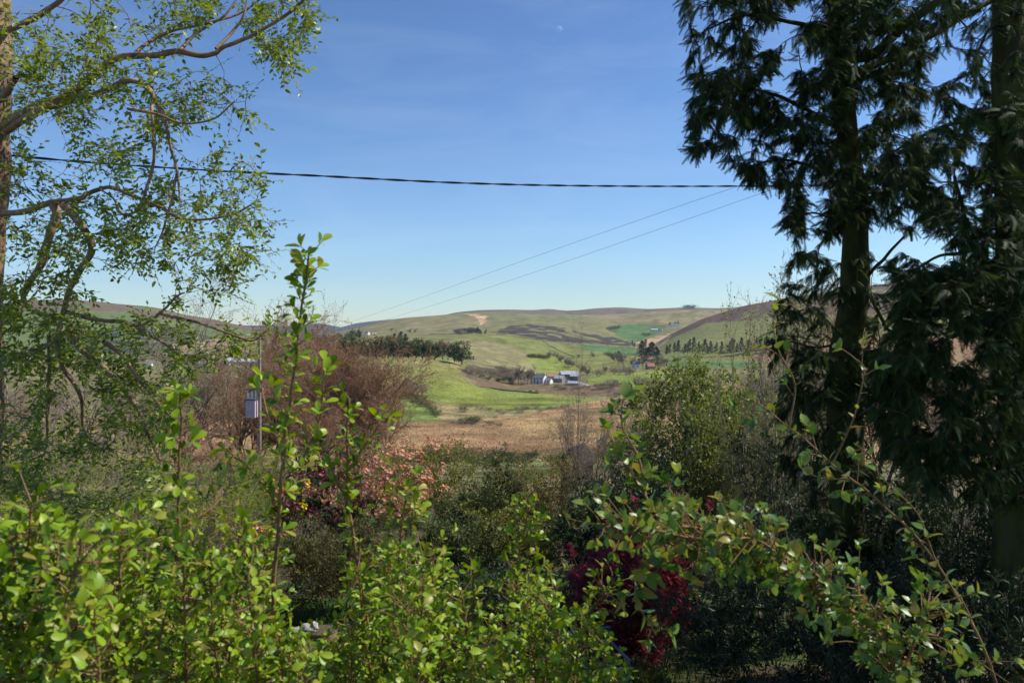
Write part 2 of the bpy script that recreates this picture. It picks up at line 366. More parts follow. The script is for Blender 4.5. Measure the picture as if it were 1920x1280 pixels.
v_rows = [
    (55, W(884)), (100, W(879)),
    (200, [(-900, 850), (300, 850), (700, 868), (1100, 868), (1500, 856), (2900, 850)]),
    (300, [(-900, 800), (300, 800), (700, 838), (1100, 838), (1400, 820), (2900, 800)]),
    (400, [(-900, 760), (300, 765), (700, 796), (1100, 794), (1400, 780), (2900, 760)]),
    (450, [(-900, 740), (300, 745), (700, 775), (900, 772), (1100, 768), (1300, 760), (2900, 740)]),
    (500, [(-900, 715), (400, 715), (600, 720), (700, 714), (740, 722), (800, 737), (900, 749), (1000, 746), (1100, 743), (1200, 738), (1400, 730), (2900, 715)]),
    (545, [(-900, 700), (400, 700), (600, 692), (700, 690), (760, 694), (830, 701), (880, 713), (940, 727), (1000, 729), (1100, 727), (1200, 723), (1400, 716), (2900, 700)]),
    (585, [(-900, 690), (400, 690), (600, 680), (700, 669), (760, 666), (800, 667), (850, 674), (880, 689), (920, 708), (960, 717), (1000, 719), (1060, 717), (1100, 716), (1200, 712), (1400, 706), (2900, 690)]),
    (650, [(-900, 688), (400, 686), (600, 686), (700, 682), (760, 681), (800, 682), (850, 686), (900, 697), (940, 706), (1000, 710), (1060, 709), (1100, 707), (1200, 702), (1400, 697), (2900, 688)]),
    (800, [(-900, 682), (400, 680), (600, 672), (760, 668), (860, 660), (900, 664), (950, 676), (1000, 691), (1060, 696), (1100, 692), (1200, 686), (1400, 682), (2900, 680)]),
    (1000, [(-900, 676), (400, 672), (600, 655), (760, 650), (860, 640), (900, 643), (950, 654), (1000, 669), (1060, 674), (1100, 671), (1200, 672), (1400, 670), (2900, 670)]),
    (1300, [(-900, 670), (400, 664), (600, 645), (760, 633), (860, 628), (940, 629), (1000, 636), (1060, 645), (1100, 650), (1160, 655), (1200, 657), (1300, 658), (1400, 656), (2900, 650)]),
    (1700, [(-900, 668), (450, 660), (550, 644), (700, 626), (860, 620), (940, 618), (1000, 618), (1060, 625), (1100, 632), (1160, 640), (1200, 640), (1250, 634), (1400, 628), (2900, 620)]),
    (2200, [(-900, 668), (450, 662), (520, 648), (600, 636), (700, 614), (760, 605), (840, 601), (900, 598), (1000, 601), (1060, 606), (1120, 612), (1160, 618), (1200, 617), (1300, 610), (1400, 604), (2900, 600)]),
    (2800, [(-900, 670), (450, 664), (540, 648), (590, 631), (650, 615), (700, 602), (760, 591), (840, 586), (900, 583), (960, 584), (1020, 587), (1080, 588), (1120, 589), (1160, 588), (1215, 582), (1290, 577), (1345, 577), (1400, 574), (2900, 570)]),
    (3500, [(-900, 680), (450, 672), (590, 640), (700, 612), (840, 596), (1020, 597), (1215, 592), (1400, 584), (2900, 580)]),
]
VX, VY, VG = terrain('valley_ground', v_rows, (-900, 2900), 1150, 330, c_valley, M_valley, sx=3.0, sy=6, noise=2.5, seed=3)

def z_valley(px, Y):
    j = np.clip(np.searchsorted(VY, Y), 1, len(VY) - 1); f = (Y - VY[j - 1]) / (VY[j] - VY[j - 1])
    i = int(np.clip(round((px - VX[0]) / (VX[1] - VX[0])), 0, len(VX) - 1))
    return (HY - (VG[j - 1, i] * (1 - f) + VG[j, i] * f)) / F * Y
def hit(px, py, ymin=60):
    """first point of the valley ground seen at this pixel"""
    i = int(np.clip(round((px - VX[0]) / (VX[1] - VX[0])), 0, len(VX) - 1))
    for j in range(len(VY)):
        if VY[j] >= ymin and VG[j, i] <= py:
            return np.array([(px - 960) / F * VY[j], VY[j], (HY - VG[j, i]) / F * VY[j]])
    j = len(VY) - 40
    return np.array([(px - 960) / F * VY[j], VY[j], (HY - VG[j, i]) / F * VY[j]])

def c_left(PX, PY, YY):
    return paint(PX, PY, (.12, .16, .055), [([(-900, 500), (2000, 500), (600, 640), (450, 618), (345, 604), (200, 582), (0, 586), (-900, 600)], (.15, .105, .07), .9),
        ([(100, 630), (330, 612), (420, 640), (300, 660), (60, 662)], (.05, .07, .04), .8), ([(320, 645), (460, 630), (560, 640), (560, 680), (330, 672)], (.30, .22, .13), .9)], 60)
terrain('left_hill', [(880, W(700)), (1100, [(-900, 660), (0, 664), (300, 664), (480, 668), (640, 700), (2900, 720)]), (1500, [(-900, 620), (0, 625), (300, 630), (450, 642), (560, 655), (680, 700), (2900, 720)]),
    (2200, [(-900, 560), (-100, 580), (40, 560), (130, 556), (200, 562), (300, 573), (345, 588), (450, 604), (540, 622), (640, 680), (2900, 720)]),
    (2700, [(-900, 580), (0, 585), (130, 580), (300, 596), (540, 640), (640, 690), (2900, 720)])], (-900, 720), 420, 110, c_left, M_far, sx=3, sy=5, noise=2.6, seed=70)

def c_right(PX, PY, YY):
    return paint(PX, PY, (.17, .18, .066), [
        ([(1190, 640), (1215, 640), (1260, 616), (1320, 585), (1400, 560), (1480, 545), (2900, 450), (2900, 600), (1700, 590), (1480, 590), (1400, 600), (1330, 606), (1262, 632), (1215, 652)], (.115, .085, .062), .93),
        ([(1190, 640), (1250, 622), (1268, 614), (1256, 632), (1238, 652), (1226, 660), (1205, 655)], TAN, .8),
        ([(1400, 640), (2900, 600), (2900, 720), (1400, 720)], (.25, .17, .09), .8)], 80)
terrain('right_hill', [(820, [(1100, 712), (1200, 704), (1300, 696), (2900, 690)]), (950, [(1100, 716), (1180, 692), (1220, 676), (1260, 664), (1320, 655), (1400, 645), (1500, 636), (2900, 610)]),
    (1120, [(1100, 716), (1190, 676), (1220, 662), (1260, 645), (1320, 626), (1400, 606), (1500, 590), (2900, 545)]),
    (1300, [(1100, 712), (1190, 668), (1215, 650), (1260, 621), (1320, 591), (1400, 567), (1480, 553), (1600, 532), (1800, 512), (2900, 480)]),
    (1600, [(1100, 716), (1215, 664), (1320, 615), (1480, 580), (1800, 540), (2900, 505)])], (1120, 2900), 420, 90, c_right, M_far, sx=2, sy=4, noise=2.2, seed=90)

c_flat = lambda c, s: (lambda PX, PY, YY: paint(PX, PY, c, [([(-900, 400), (2900, 400), (2900, 700), (-900, 700)], tuple(v * .75 for v in c), .5)], s))
terrain('distant_moor', [(3900, W(645)), (5000, [(-900, 640), (780, 640), (830, 589), (858, 582), (900, 578), (960, 577), (1002, 578), (1030, 575), (1060, 580), (1085, 579), (1120, 574), (1165, 572), (1215, 576), (1250, 574), (1290, 572), (1345, 574), (1420, 570), (2900, 560)]),
    (5800, W(600))], (760, 2900), 420, 40, c_flat((.15, .12, .08), 100), M_far, sx=1.5, sy=2, noise=.8, seed=110)
terrain('distant_mountain', [(7000, W(660)), (9000, [(-900, 600), (400, 606), (540, 607), (575, 604), (602, 602), (622, 606), (640, 611), (652, 606), (672, 601), (700, 598), (750, 593), (800, 590), (2900, 590)]),
    (9900, W(640))], (-900, 1000), 420, 40, c_flat((.05, .06, .035), 120), M_far, sx=1.2, sy=2, noise=.8, seed=130)

# garden bank in front of the house, falling away from the camera
GY = np.array([-25, 0, 3, 6, 9, 12, 20, 40, 62.]); GZ = np.array([-1.6, -1.7, -1.9, -3.2, -4.2, -4.72, -5.5, -7.3, -11.6])
def z_garden(x, y): return np.interp(y, GY, GZ) + .10 * np.sin(x * .9 + y * .5) + .08 * np.sin(x * .37 - y * .8)
gx = np.linspace(-75, 75, 220); gy = np.linspace(-25, 62, 200); GXX, GYY = np.meshgrid(gx, gy); GZZ = z_garden(GXX, GYY) + .12 * vnoise(7, GXX.shape, (60, 70))
gi = np.arange(gx.size * gy.size).reshape(gy.size, gx.size)
gc = np.empty(GXX.shape + (3,)); gc[:] = (.075, .062, .035)
gn = vnoise(8, GXX.shape, (40, 44)) + .5 * vnoise(9, GXX.shape, (100, 100))
gc[gn > 0] = (.05, .075, .022); gc[(GYY > 30) & (gn < .15)] = (.20, .15, .085); gc[(np.abs(GXX + 2) < 3.5) & (GYY > 8) & (GYY < 15)] = (.035, .075, .016)
obj('garden_ground', mesh('garden_ground', np.stack([GXX, GYY, GZZ], -1).reshape(-1, 3), np.stack([gi[:-1, :-1], gi[:-1, 1:], gi[1:, 1:], gi[1:, :-1]], -1).reshape(-1, 4), ground_mat('garden_soil', 2.0, 14, .4, .03), colr=gc.reshape(-1, 3)), kind='structure')

# ------------------------------------------------------------------ plant builders
def rtree(rng, stems, levels, k=4):
    """stems: (p (n,3), d (n,3), len (n), r (n)). levels: dicts n, ratio, ang, up, jit, tmin, cone. Returns [(pts, rad)]"""
    out = []
    p, d, ln, r = [np.asarray(a, float) for a in stems]; up, jit = .15, .18
    for li in range(len(levels) + 1):
        if li > 0:
            c = levels[li - 1]; m = c['n']; pp, pr = out[-1]; n0 = len(pp)
            par = np.repeat(np.arange(n0), m)
            t = c.get('tmin', .3) + (1 - c.get('tmin', .3)) * ((np.tile(np.arange(m), n0) + rng.random(n0 * m)) / m)
            x = np.minimum(t, .999) * (k - 1); i = x.astype(int); f = (x - i)[:, None]
            a = pp[par, i]; b = pp[par, i + 1]; p = a * (1 - f) + b * f; base = nrm(b - a)
            rr = pr[par, i] * (1 - f[:, 0]) + pr[par, i + 1] * f[:, 0]
            ang = np.radians(c.get('ang', 45) + rng.normal(size=len(p)) * 10); az = rng.random(len(p)) * 2 * math.pi
            ref = np.where(np.abs(base[:, 2:3]) > .9, np.array([1., 0, 0]), np.array([0, 0, 1.])); u = nrm(np.cross(base, ref)); v = np.cross(base, u)
            d = np.cos(ang)[:, None] * base + np.sin(ang)[:, None] * (np.cos(az)[:, None] * u + np.sin(az)[:, None] * v)
            L0 = np.linalg.norm(np.diff(pp, axis=1), axis=2).sum(1)[par]
            ln = L0 * c['ratio'] * rng.uniform(.6, 1.25, len(p)) * (1 - c.get('cone', 0) * t)
            r = np.minimum(rr * .75, ln * c.get('rl', .03)); up = c.get('up', .12); jit = c.get('jit', .2)
        n = len(p); pts = np.empty((n, k, 3)); pts[:, 0] = p; dd = nrm(d)
        for s in range(1, k):
            pts[:, s] = pts[:, s - 1] + dd * (ln / (k - 1))[:, None]
            dd = nrm(dd + np.array([0, 0, up]) + rng.normal(size=(n, 3)) * jit)
        rad = r[:, None] * np.linspace(1, (.25 if li == 0 else .45) if li < len(levels) else .3, k)[None]
        out.append((pts, rad))
    return out

def fit(tree, width, height, depth=None, zq=88):
    A = np.concatenate([t[0].reshape(-1, 3) for t in tree])
    hx = np.percentile(np.abs(A[:, 0]), 95.5); hy = np.percentile(np.abs(A[:, 1]), 95.5); hz = np.percentile(tree[-1][0][..., 2], zq)
    s = np.array([width / 2 / hx, (depth or width) / 2 / hy, height / hz]); g = 1
    return [(t[0] * s, t[1] * g) for t in tree]

def wood(tree, sides=(7, 5, 4, 3, 3, 3), rmin=0.0, lo=0, hi=99):
    return join([tubes(p, np.maximum(r, rmin), sides[min(i, 5)]) for i, (p, r) in enumerate(tree) if lo <= i < hi])

def along(rng, pr, per, tmin=.0):
    """per points on each polyline: position, direction"""
    p = pr; n, k, _ = p.shape; i = rng.integers(int(tmin * (k - 1)), k - 1, size=(n, per)); f = rng.random((n, per, 1))
    a = np.take_along_axis(p, i[..., None], 1); b = np.take_along_axis(p, i[..., None] + 1, 1)
    return (a * (1 - f) + b * f).reshape(-1, 3), nrm(b - a).reshape(-1, 3)

def single(h, r, lean=0, rng=None):
    return (np.zeros((1, 3)), np.array([[lean, 0, 1.]]), np.array([h]), np.array([r]))
def multi(rng, n, h, r, spread=.5, base=.1):
    a = np.arange(n) / n * 2 * math.pi + rng.random(n); s = spread * (.35 + .75 * rng.random(n))
    p = np.stack([np.cos(a) * base, np.sin(a) * base, np.zeros(n)], -1)
    d = np.stack([np.cos(a) * s, np.sin(a) * s, np.ones(n)], -1)
    return (p, d, h * rng.uniform(.75, 1.1, n), np.full(n, r))

M_bark = rough_mat('bark_grey_brown', (.06, .045, .032), (.17, .135, .10), 6, .9, .6, (1, 1, .25))
M_twig_red = rough_mat('twig_red_brown', (.23, .145, .09), (.37, .25, .165), 1.2, .8, 0, spec=.15)
M_twig_grey = rough_mat('twig_grey', (.22, .175, .13), (.38, .31, .24), 1.2, .8, 0, spec=.15)
M_bud_red = leaf_mat('bud_russet', [(.26, .12, .065), (.33, .165, .09), (.30, .20, .10)], .2, .6, spec=.2)
M_bud_brown = leaf_mat('bud_brown', [(.26, .18, .12), (.34, .24, .17), (.32, .25, .15)], .2, .6, spec=.2)

# ------------------------------------------------------------------ far trees, hedges and bushes (few meshes, many copies)
def far_leaves(rng, pts, size, per, jitter, flat=.5):
    O, D = along(rng, pts, per); O = O + rng.normal(size=O.shape) * jitter
    D = nrm(rand_unit(rng, len(O)) + np.array([0, 0, .2])); N = nrm(rand_unit(rng, len(O)) + np.array([0, 0, flat]))
    return place(LEAF_TINY, O, D, N, size * rng.uniform(.6, 1.4, len(O))), np.repeat(rng.random(len(O)), 4)
LV = dict(up=.12, jit=.22)
M_far_dark = leaf_mat('needle_dark', [(.016, .034, .018), (.025, .048, .022), (.04, .062, .025)], .15, .7, spec=.15)
M_far_pine = leaf_mat('pine_green', [(.05, .075, .022), (.075, .10, .028), (.11, .125, .04)], .2, .7, spec=.15)
M_far_bud = leaf_mat('hazy_twig', [(.15, .125, .09), (.21, .175, .13), (.26, .21, .15)], .2, .8, spec=.1)
M_far_russ = leaf_mat('russet_twig', [(.20, .12, .085), (.26, .16, .11), (.24, .17, .10)], .2, .8, spec=.1)
M_far_grn = leaf_mat('hedge_green', [(.05, .065, .02), (.08, .10, .03), (.12, .12, .045)], .25, .7, spec=.15)
FAR = {}
def far_kind(key, seed, kind, crown_mat, wood_mat):
    rng = np.random.default_rng(seed)
    if kind == 'conifer':
        t = rtree(rng, single(1, .022), [dict(n=70, ratio=.34, ang=82, tmin=.12, cone=.88, up=-.05, jit=.08), dict(n=6, ratio=.42, ang=48, up=0, tmin=.15)]); lv, sz, per, jit = t[-1][0], .05, 2, .010
    elif kind == 'pine':
        t = rtree(rng, single(.8, .03), [dict(n=20, ratio=.55, ang=62, tmin=.18, up=.06), dict(n=6, ratio=.45, ang=45, up=.1), dict(n=3, ratio=.45, ang=45)]); lv, sz, per, jit = t[-1][0], .05, 8, .02
    elif kind == 'bush':
        t = rtree(rng, multi(rng, 9, .8, .02, .9, .05), [dict(n=7, ratio=.5, ang=45, up=.1), dict(n=5, ratio=.5, ang=45)]); lv, sz, per, jit = t[-1][0], .06, 5, .03
    else:
        t = rtree(rng, single(.55, .035), [dict(n=9, ratio=.8, ang=42, tmin=.3, up=.15), dict(n=7, ratio=.5, ang=42), dict(n=6, ratio=.5, ang=42)]); lv, sz, per, jit = t[-1][0], .03, 4, .015
    A = np.concatenate([x[0].reshape(-1, 3) for x in t]); s = 1 / A[:, 2].max(); t = [(x[0] * s, x[1] * s) for x in t]
    if kind == 'bush': t = fit(t, 1.5, 1)
    nt = 1 if kind != 'bush' else 1
    trunk = mesh('trunk', *wood(t, lo=0, hi=2), wood_mat)
    (V, Fq), var = far_leaves(rng, t[-1][0], sz, per, jit)
    if kind == 'bare': V2, F2 = wood(t, (3,) * 6, .0035, lo=2); V2f = [(V, Fq), (V2, F2)]; Vj, Fj = join(V2f); var = np.concatenate([var, np.full(len(V2), .2)]); crown = mesh('crown', Vj, Fj, crown_mat, var=var)
    else: crown = mesh('crown', V, Fq, crown_mat, var=var)
    FAR[key] = (trunk, crown)
for i in range(3):
    far_kind(('conifer', i), 200 + i, 'conifer', M_far_dark, M_bark); far_kind(('pine', i), 210 + i, 'pine', M_far_pine, M_bark)
    far_kind(('bare', i), 220 + i, 'bare', M_far_bud, M_twig_grey); far_kind(('russet', i), 230 + i, 'bare', M_far_russ, M_twig_grey)
    far_kind(('bush', i), 240 + i, 'bush', M_far_grn, M_bark); far_kind(('gorse', i), 250 + i, 'bush', M_far_dark, M_bark)
    far_kind(('scrub', i), 260 + i, 'bush', M_far_bud, M_twig_grey)
frng = np.random.default_rng(5)
NAMES = dict(conifer='conifer_tree', pine='pine_tree', bare='bare_tree', russet='bare_tree', bush='hedge_bush', gorse='dark_bush', scrub='bare_bush')
def far_tree(kind, pos, h, label, group, wide=1.0):
    o = thing(NAMES[kind], label, 'tree' if kind in ('conifer', 'pine', 'bare', 'russet') else 'bush', pos - np.array([0, 0, .02 * h]), group, frng.random() * 6.28)
    o.scale = (h * wide * frng.uniform(.85, 1.15), h * wide * frng.uniform(.85, 1.15), h)
    tr, cr = FAR[(kind, int(frng.integers(3)))]
    obj('trunk', tr, o); obj('crown', cr, o); return o
def far_row(kind, pts, hpx, label, group, wide=1.0, n=None, jit=2.0, ymin=60):
    """n plants standing along a row of pixels, tops hpx pixels above their feet"""
    pts = np.array(pts, float)
    if n: t = np.linspace(0, len(pts) - 1, n); pts = np.stack([np.interp(t, range(len(pts)), pts[:, 0]), np.interp(t, range(len(pts)), pts[:, 1])], -1)
    for q in pts:
        g = hit(q[0] + frng.normal() * jit, q[1] + frng.normal() * jit * .25, ymin)
        far_tree(kind, g, hpx * frng.uniform(.8, 1.2) / F * g[1], label, group, wide)

# plantation behind the domed pasture
lab = 'dark green pine in the plantation on top of the domed pasture'; grp = 'pines of the plantation'
for x, y, h in [(596, 664, 46), (618, 668, 50), (640, 668, 48), (655, 670, 52), (672, 666, 46), (690, 668, 44), (706, 668, 46), (722, 666, 44), (738, 667, 46), (752, 664, 42), (766, 667, 44), (780, 665, 40), (792, 667, 42), (804, 666, 40), (815, 668, 38), (700, 664, 46), (728, 663, 44), (756, 662, 42)]:
    far_tree('pine', P(x, y + 9, 600 + frng.uniform(-8, 12)) * np.array([1, 1, 1]), h / F * 600, lab, grp, 1.15)
for x, y, h in [(830, 671, 40), (840, 672, 36)]: far_tree('russet', P(x, y + 2, 590), h / F * 590, 'russet leafless tree between the plantation pines and the rounded end tree', 'russet trees at plantation end', .9)
far_tree('pine', P(866, 683, 586), 46 / F * 586, 'large rounded dark tree at the right end of the plantation', 'tree', None and 0 or 1.25)
far_tree('pine', P(852, 678, 590), 40 / F * 590, 'smaller dark tree just left of the rounded tree ending the plantation', 'tree', 1.0)
for x, y, h in [(735, 650, 26), (745, 651, 30), (756, 651, 26)]: far_tree('conifer', P(x, y, 800), h / F * 800, 'pointed dark conifer rising above the plantation pines', 'pointed conifers above the plantation', 1.1)
far_row('pine', [(592, 648), (612, 645), (632, 643), (652, 640), (672, 634)], 18, 'far dark tree in the belt left of the white hill cottages', 'far tree belt', 1.1, n=12, ymin=900)
for x in (676, 668, 660): far_row('conifer', [(x, 633)], 16, 'far conifer beside the white hill cottages', 'conifers by hill cottages', 1.2, ymin=900)
far_row('bare', [(735, 622), (765, 625), (780, 626)], 10, 'small leafless tree on the hillside right of the white cottages', 'hillside trees by cottages', 1.2, ymin=1200)
far_row('conifer', [(896, 626), (902, 627), (909, 627)], 11, 'dark conifer in the small clump below the tan scar', 'conifer clump below scar', 1.6, jit=.6, ymin=1200)
far_row('gorse', [(862, 626), (872, 624), (884, 626), (890, 624)], 8, 'low dark bush left of the hillside conifer clump', 'bushes by hillside clump', 1.6, ymin=1200)
# hedge across the middle fields
far_row('bush', [(990, 671), (1026, 673)], 6, 'low clipped hedge bush between the pastures above the farm', 'hedge above the farm', 1.2, n=13, jit=.8, ymin=700)
far_row('bare', [(1032, 672), (1044, 674), (1052, 678)], 17, 'pale leafless tree at the corner of the hedge above the farm', 'hedge corner trees', 1.1, ymin=700)
far_row('bare', [(1058, 684), (1066, 688), (1072, 690)], 15, 'leafless bush running down the hedge towards the farm barns', 'hedge bushes running down', 1.4, n=6, ymin=640)
far_row('bare', [(1083, 672), (1110, 673)], 13, 'small leafless tree on the pasture between the hedge and the village wood', 'single pasture trees', 1.2, ymin=700)
far_row('bare', [(1088, 702), (1098, 704), (1103, 706)], 24, 'broad grey leafless tree behind the dark barn', 'grey trees behind the barn', 1.1, ymin=620)
far_row('bare', [(1133, 703)], 22, 'slender leafless tree standing alone right of the barn', 'tree', .9, ymin=620)
far_row('scrub', [(1120, 706), (1150, 702), (1162, 702), (1172, 702), (1180, 702)], 12, 'grey leafless bush along the field edge below the village wood', 'field edge bushes', 1.3, ymin=620)
far_row('bare', [(1150, 682), (1160, 684), (1172, 688), (1184, 690), (1205, 690), (1228, 690), (1238, 694), (1248, 690)], 26, 'grey leafless tree in the village wood around the white cottage', 'leafless village trees', 1.1, ymin=640)
far_row('conifer', [(1168, 680), (1200, 668), (1210, 664), (1218, 668), (1224, 672), (1208, 680), (1232, 680)], 27, 'dark evergreen in the village wood above the white cottage', 'evergreens of the village wood', 1.5, ymin=700)
far_row('conifer', [(1186, 648), (1194, 650)], 9, 'small dark tree at the end of the heather slope', 'small trees at heather end', 1.6, ymin=1000)
far_row('bush', [(1137, 667), (1146, 669), (1156, 671)], 6, 'low bush in the hedge below the dark green field', 'hedge below the green field', 1.4, n=6, ymin=700)
for x in np.arange(1246, 1440, 9):
    far_tree('conifer', P(x + frng.normal() * 2, np.interp(x, [1246, 1300, 1440], [664, 663, 662]) + frng.normal(), 905 + frng.uniform(-8, 20)), frng.uniform(20, 33) / F * 900 * np.interp(x, [1240, 1290], [.7, 1]), 'blue-green conifer in the dark plantation at the foot of the right hill', 'plantation below the right hill', 1.0)
far_row('scrub', [(1240, 672), (1440, 668)], 9, 'grey bush in the row under the right hill plantation', 'bushes under the right plantation', 1.5, n=14, ymin=700)
for x, y, h in [(1286, 574, 5), (1292, 573.5, 6), (1298, 574, 5)]: far_tree('gorse', P(x, y + 4, 4950), h / F * 4950, 'dark copse tree on the far right skyline', 'skyline copse', 2.2)
far_row('gorse', [(1143, 619), (1152, 618)], 6, 'dark bush at the left end of the far green field', 'bushes by far green field', 1.8, ymin=1500)
far_row('gorse', [(1208, 630)], 6, 'single round dark bush in the far green field', 'bush', 2.0, ymin=1400)
far_row('conifer', [(1258, 611), (1264, 610), (1270, 610)], 6, 'tiny dark tree by the far house at the right hill', 'trees by the far house', 1.6, ymin=1500)
# trees of the lower slope and moor
far_row('bare', [(974, 720), (990, 721), (996, 718)], 36, 'grey leafless tree left of the white farmhouse', 'leafless trees left of farmhouse', .9, ymin=540)
far_row('scrub', [(880, 700), (905, 704), (925, 706), (945, 712), (962, 712), (935, 700), (955, 702)], 11, 'brown leafless scrub bush on the bank left of the farm', 'scrub bushes on the bank', 1.4, n=16, jit=4, ymin=540)
far_row('gorse', [(898, 708), (930, 716), (952, 716), (968, 722), (940, 694)], 7, 'dark gorse bush on the bank left of the farm', 'gorse on the bank', 1.6, n=9, jit=4, ymin=540)
far_row('scrub', [(752, 742), (766, 740), (778, 742), (786, 744)], 22, 'rounded grey bush beside the left pasture above the hedge', 'rounded bushes above the hedge', 1.3, ymin=440)
far_row('bush', [(766, 746), (776, 752), (790, 756), (802, 763), (810, 772), (822, 782)], 10, 'dark bush in the hedge running down beside the left pasture', 'hedge beside the left pasture', 1.4, n=11, jit=1.5, ymin=380)
far_row('gorse', [(870, 772)], 9, 'single dark round bush alone in the tan rough grass', 'bush', 1.4, jit=0, ymin=380)
far_row('bush', [(872, 792), (884, 794), (893, 793)], 11, 'green rush clump at the edge of the brown moor', 'rush clumps at the moor edge', 1.6, ymin=330)
far_row('gorse', [(920, 798), (935, 800)], 6, 'small dark tussock right of the green rush clumps', 'tussocks right of rushes', 1.8, ymin=330)
far_row('scrub', [(900, 768), (960, 770), (1030, 764), (840, 792), (1000, 775), (1150, 742), (1190, 738), (1010, 724), (1100, 728), (1050, 730)], 4.5, 'low brown tussock along the pasture edge on the moor', 'tussocks on the moor edge', 2.2, n=34, jit=7, ymin=330)
far_row('scrub', [(1120, 730), (1160, 726), (1205, 722), (1222, 728), (1240, 720)], 12, 'low grey bush on the moor right of the farm', 'bushes right of the farm', 1.6, n=9, jit=4, ymin=440)
far_row('gorse', [(790, 856), (850, 862), (900, 868), (960, 862), (1010, 860), (1060, 862), (1120, 860), (1180, 868), (700, 868)], 11, 'dark rush tuft on the near edge of the moor', 'rush tufts on the near moor', 1.8, n=30, jit=8, ymin=150)
far_row('bush', [(740, 876), (820, 872), (880, 874), (930, 878), (1000, 876), (1090, 876)], 18, 'low green bush at the near edge of the moor', 'green bushes at the near moor', 1.4, n=16, jit=8, ymin=90)
far_row('scrub', [(1230, 760), (1300, 770), (1380, 780), (1450, 770), (1520, 790), (1400, 740), (1500, 740), (1600, 750)], 30, 'brown leafless thicket bush on the slope behind the leafy shrubs', 'thicket behind the right shrubs', 1.3, n=26, jit=14, ymin=150)

# ------------------------------------------------------------------ buildings of the valley
M_white = rough_mat('white_render', (.72, .72, .70), (.82, .82, .80), 2, .8, 0)
M_slate = rough_mat('slate', (.13, .135, .15), (.20, .205, .22), 2, .6, 0)
M_tin = rough_mat('grey_sheeting', (.33, .34, .37), (.45, .46, .48), .6, .45, 0, spec=.5)
M_darkbarn = rough_mat('weathered_boards', (.10, .10, .10), (.18, .175, .17), .8, .8, 0, (1, 1, .1))
M_rust = rough_mat('rusty_sheeting', (.42, .24, .13), (.52, .33, .19), .6, .8, 0)
M_redroof = rough_mat('red_tiles', (.28, .09, .07), (.36, .14, .10), 1, .8, 0)
M_glass = rough_mat('window_glass', (.02, .025, .03), (.03, .035, .04), 3, .1, 0, spec=.6)
M_stone = rough_mat('field_stone', (.20, .18, .155), (.34, .31, .27), 3, .9, .2)
M_blueroof = rough_mat('pale_blue_sheeting', (.50, .56, .62), (.60, .66, .70), .6, .4, 0, spec=.5)
M_dung = rough_mat('silage_heap', (.26, .23, .20), (.42, .38, .34), .5, .95, .4)
def box_vf(x0, x1, y0, y1, z0, z1):
    V = np.array([(x, y, z) for z in (z0, z1) for y in (y0, y1) for x in (x0, x1)], float)
    return V, np.array([(0, 2, 3, 1), (4, 5, 7, 6), (0, 1, 5, 4), (2, 6, 7, 3), (0, 4, 6, 2), (1, 3, 7, 5)], np.int32)
def house(pos, rot, w, d, h, rise, wall, roof, label, cat='house', chimneys=0, windows=(), door=None, group=None, name=None, over=.35, open_front=False):
    """ridge along local x; gables at +-x. windows: (face, u, z, ww, wh)"""
    t = thing(name or cat.replace(' ', '_'), label, cat, pos, group, rot)
    V = np.array([(-w/2, -d/2, -1), (w/2, -d/2, -1), (w/2, d/2, -1), (-w/2, d/2, -1), (-w/2, -d/2, h), (w/2, -d/2, h), (w/2, d/2, h), (-w/2, d/2, h), (-w/2, 0, h + rise), (w/2, 0, h + rise)], float)
    fs = [np.array([(0, 1, 5, 4), (2, 3, 7, 6)]), np.array([(1, 2, 6, 9, 5), (3, 0, 4, 8, 7)])]
    obj('wall', mesh('wall', V, fs, wall, smooth=False), t)
    parts = []; sl = rise / (d / 2); tk = .18
    for s in (-1, 1):
        a = [(-w/2 - over, s * (d/2 + over), h - sl * over + .03), (w/2 + over, s * (d/2 + over), h - sl * over + .03), (w/2 + over, 0, h + rise + .03), (-w/2 - over, 0, h + rise + .03)]
        b = [(x, y, z + tk) for x, y, z in a]; Vr = np.array(a + b, float)
        parts.append((Vr, np.array([(0, 1, 2, 3), (4, 5, 6, 7), (0, 1, 5, 4), (1, 2, 6, 5), (2, 3, 7, 6), (3, 0, 4, 7)])))
    ro = obj('roof', mesh('roof', *join(parts), roof, smooth=False), t)
    for k in range(chimneys):
        cx = (-1, 1)[k] * (w/2 - .45); obj('chimney', mesh('chimney', *box_vf(cx - .4, cx + .4, -.35, .35, h + rise - .4, h + rise + 1.0), wall, smooth=False), ro)
    for face, u, z, ww, wh in windows:
        if face == 'f': b = box_vf(u - ww/2, u + ww/2, -d/2 - .05, -d/2 + .05, z, z + wh)
        else: b = box_vf(w/2 - .05, w/2 + .05, u - ww/2, u + ww/2, z, z + wh)
        obj('window', mesh('window', *b, M_glass, smooth=False), t)
    if door: obj('door', mesh('door', *box_vf(door[0] - .5, door[0] + .5, -d/2 - .06, -d/2 + .04, -.2, 2.1), M_darkbarn, smooth=False), t)
    return t
R = math.radians
def at(px, py, ymin): return hit(px, py, ymin)
house(at(1012, 719, 560), R(-28), 9, 6.5, 4.3, 2.6, M_white, M_slate, 'white two-storey farmhouse with slate roof at the left of the farm', 'house', 2, [('f', -2.6, .8, 1, 1.2), ('f', 2.6, .8, 1, 1.2), ('f', -2.6, 2.7, 1, 1.1), ('f', 0, 2.7, 1, 1.1), ('f', 2.6, 2.7, 1, 1.1)], (0,), name='farmhouse')
house(at(1027, 719, 565), R(-28), 6, 5, 2.3, 1.7, M_white, M_slate, 'low white lean-to wing right of the farmhouse gable', 'outbuilding', 0, [('f', -1.2, .8, .9, 1), ('f', 1.4, .8, .9, 1)], name='farm_wing')
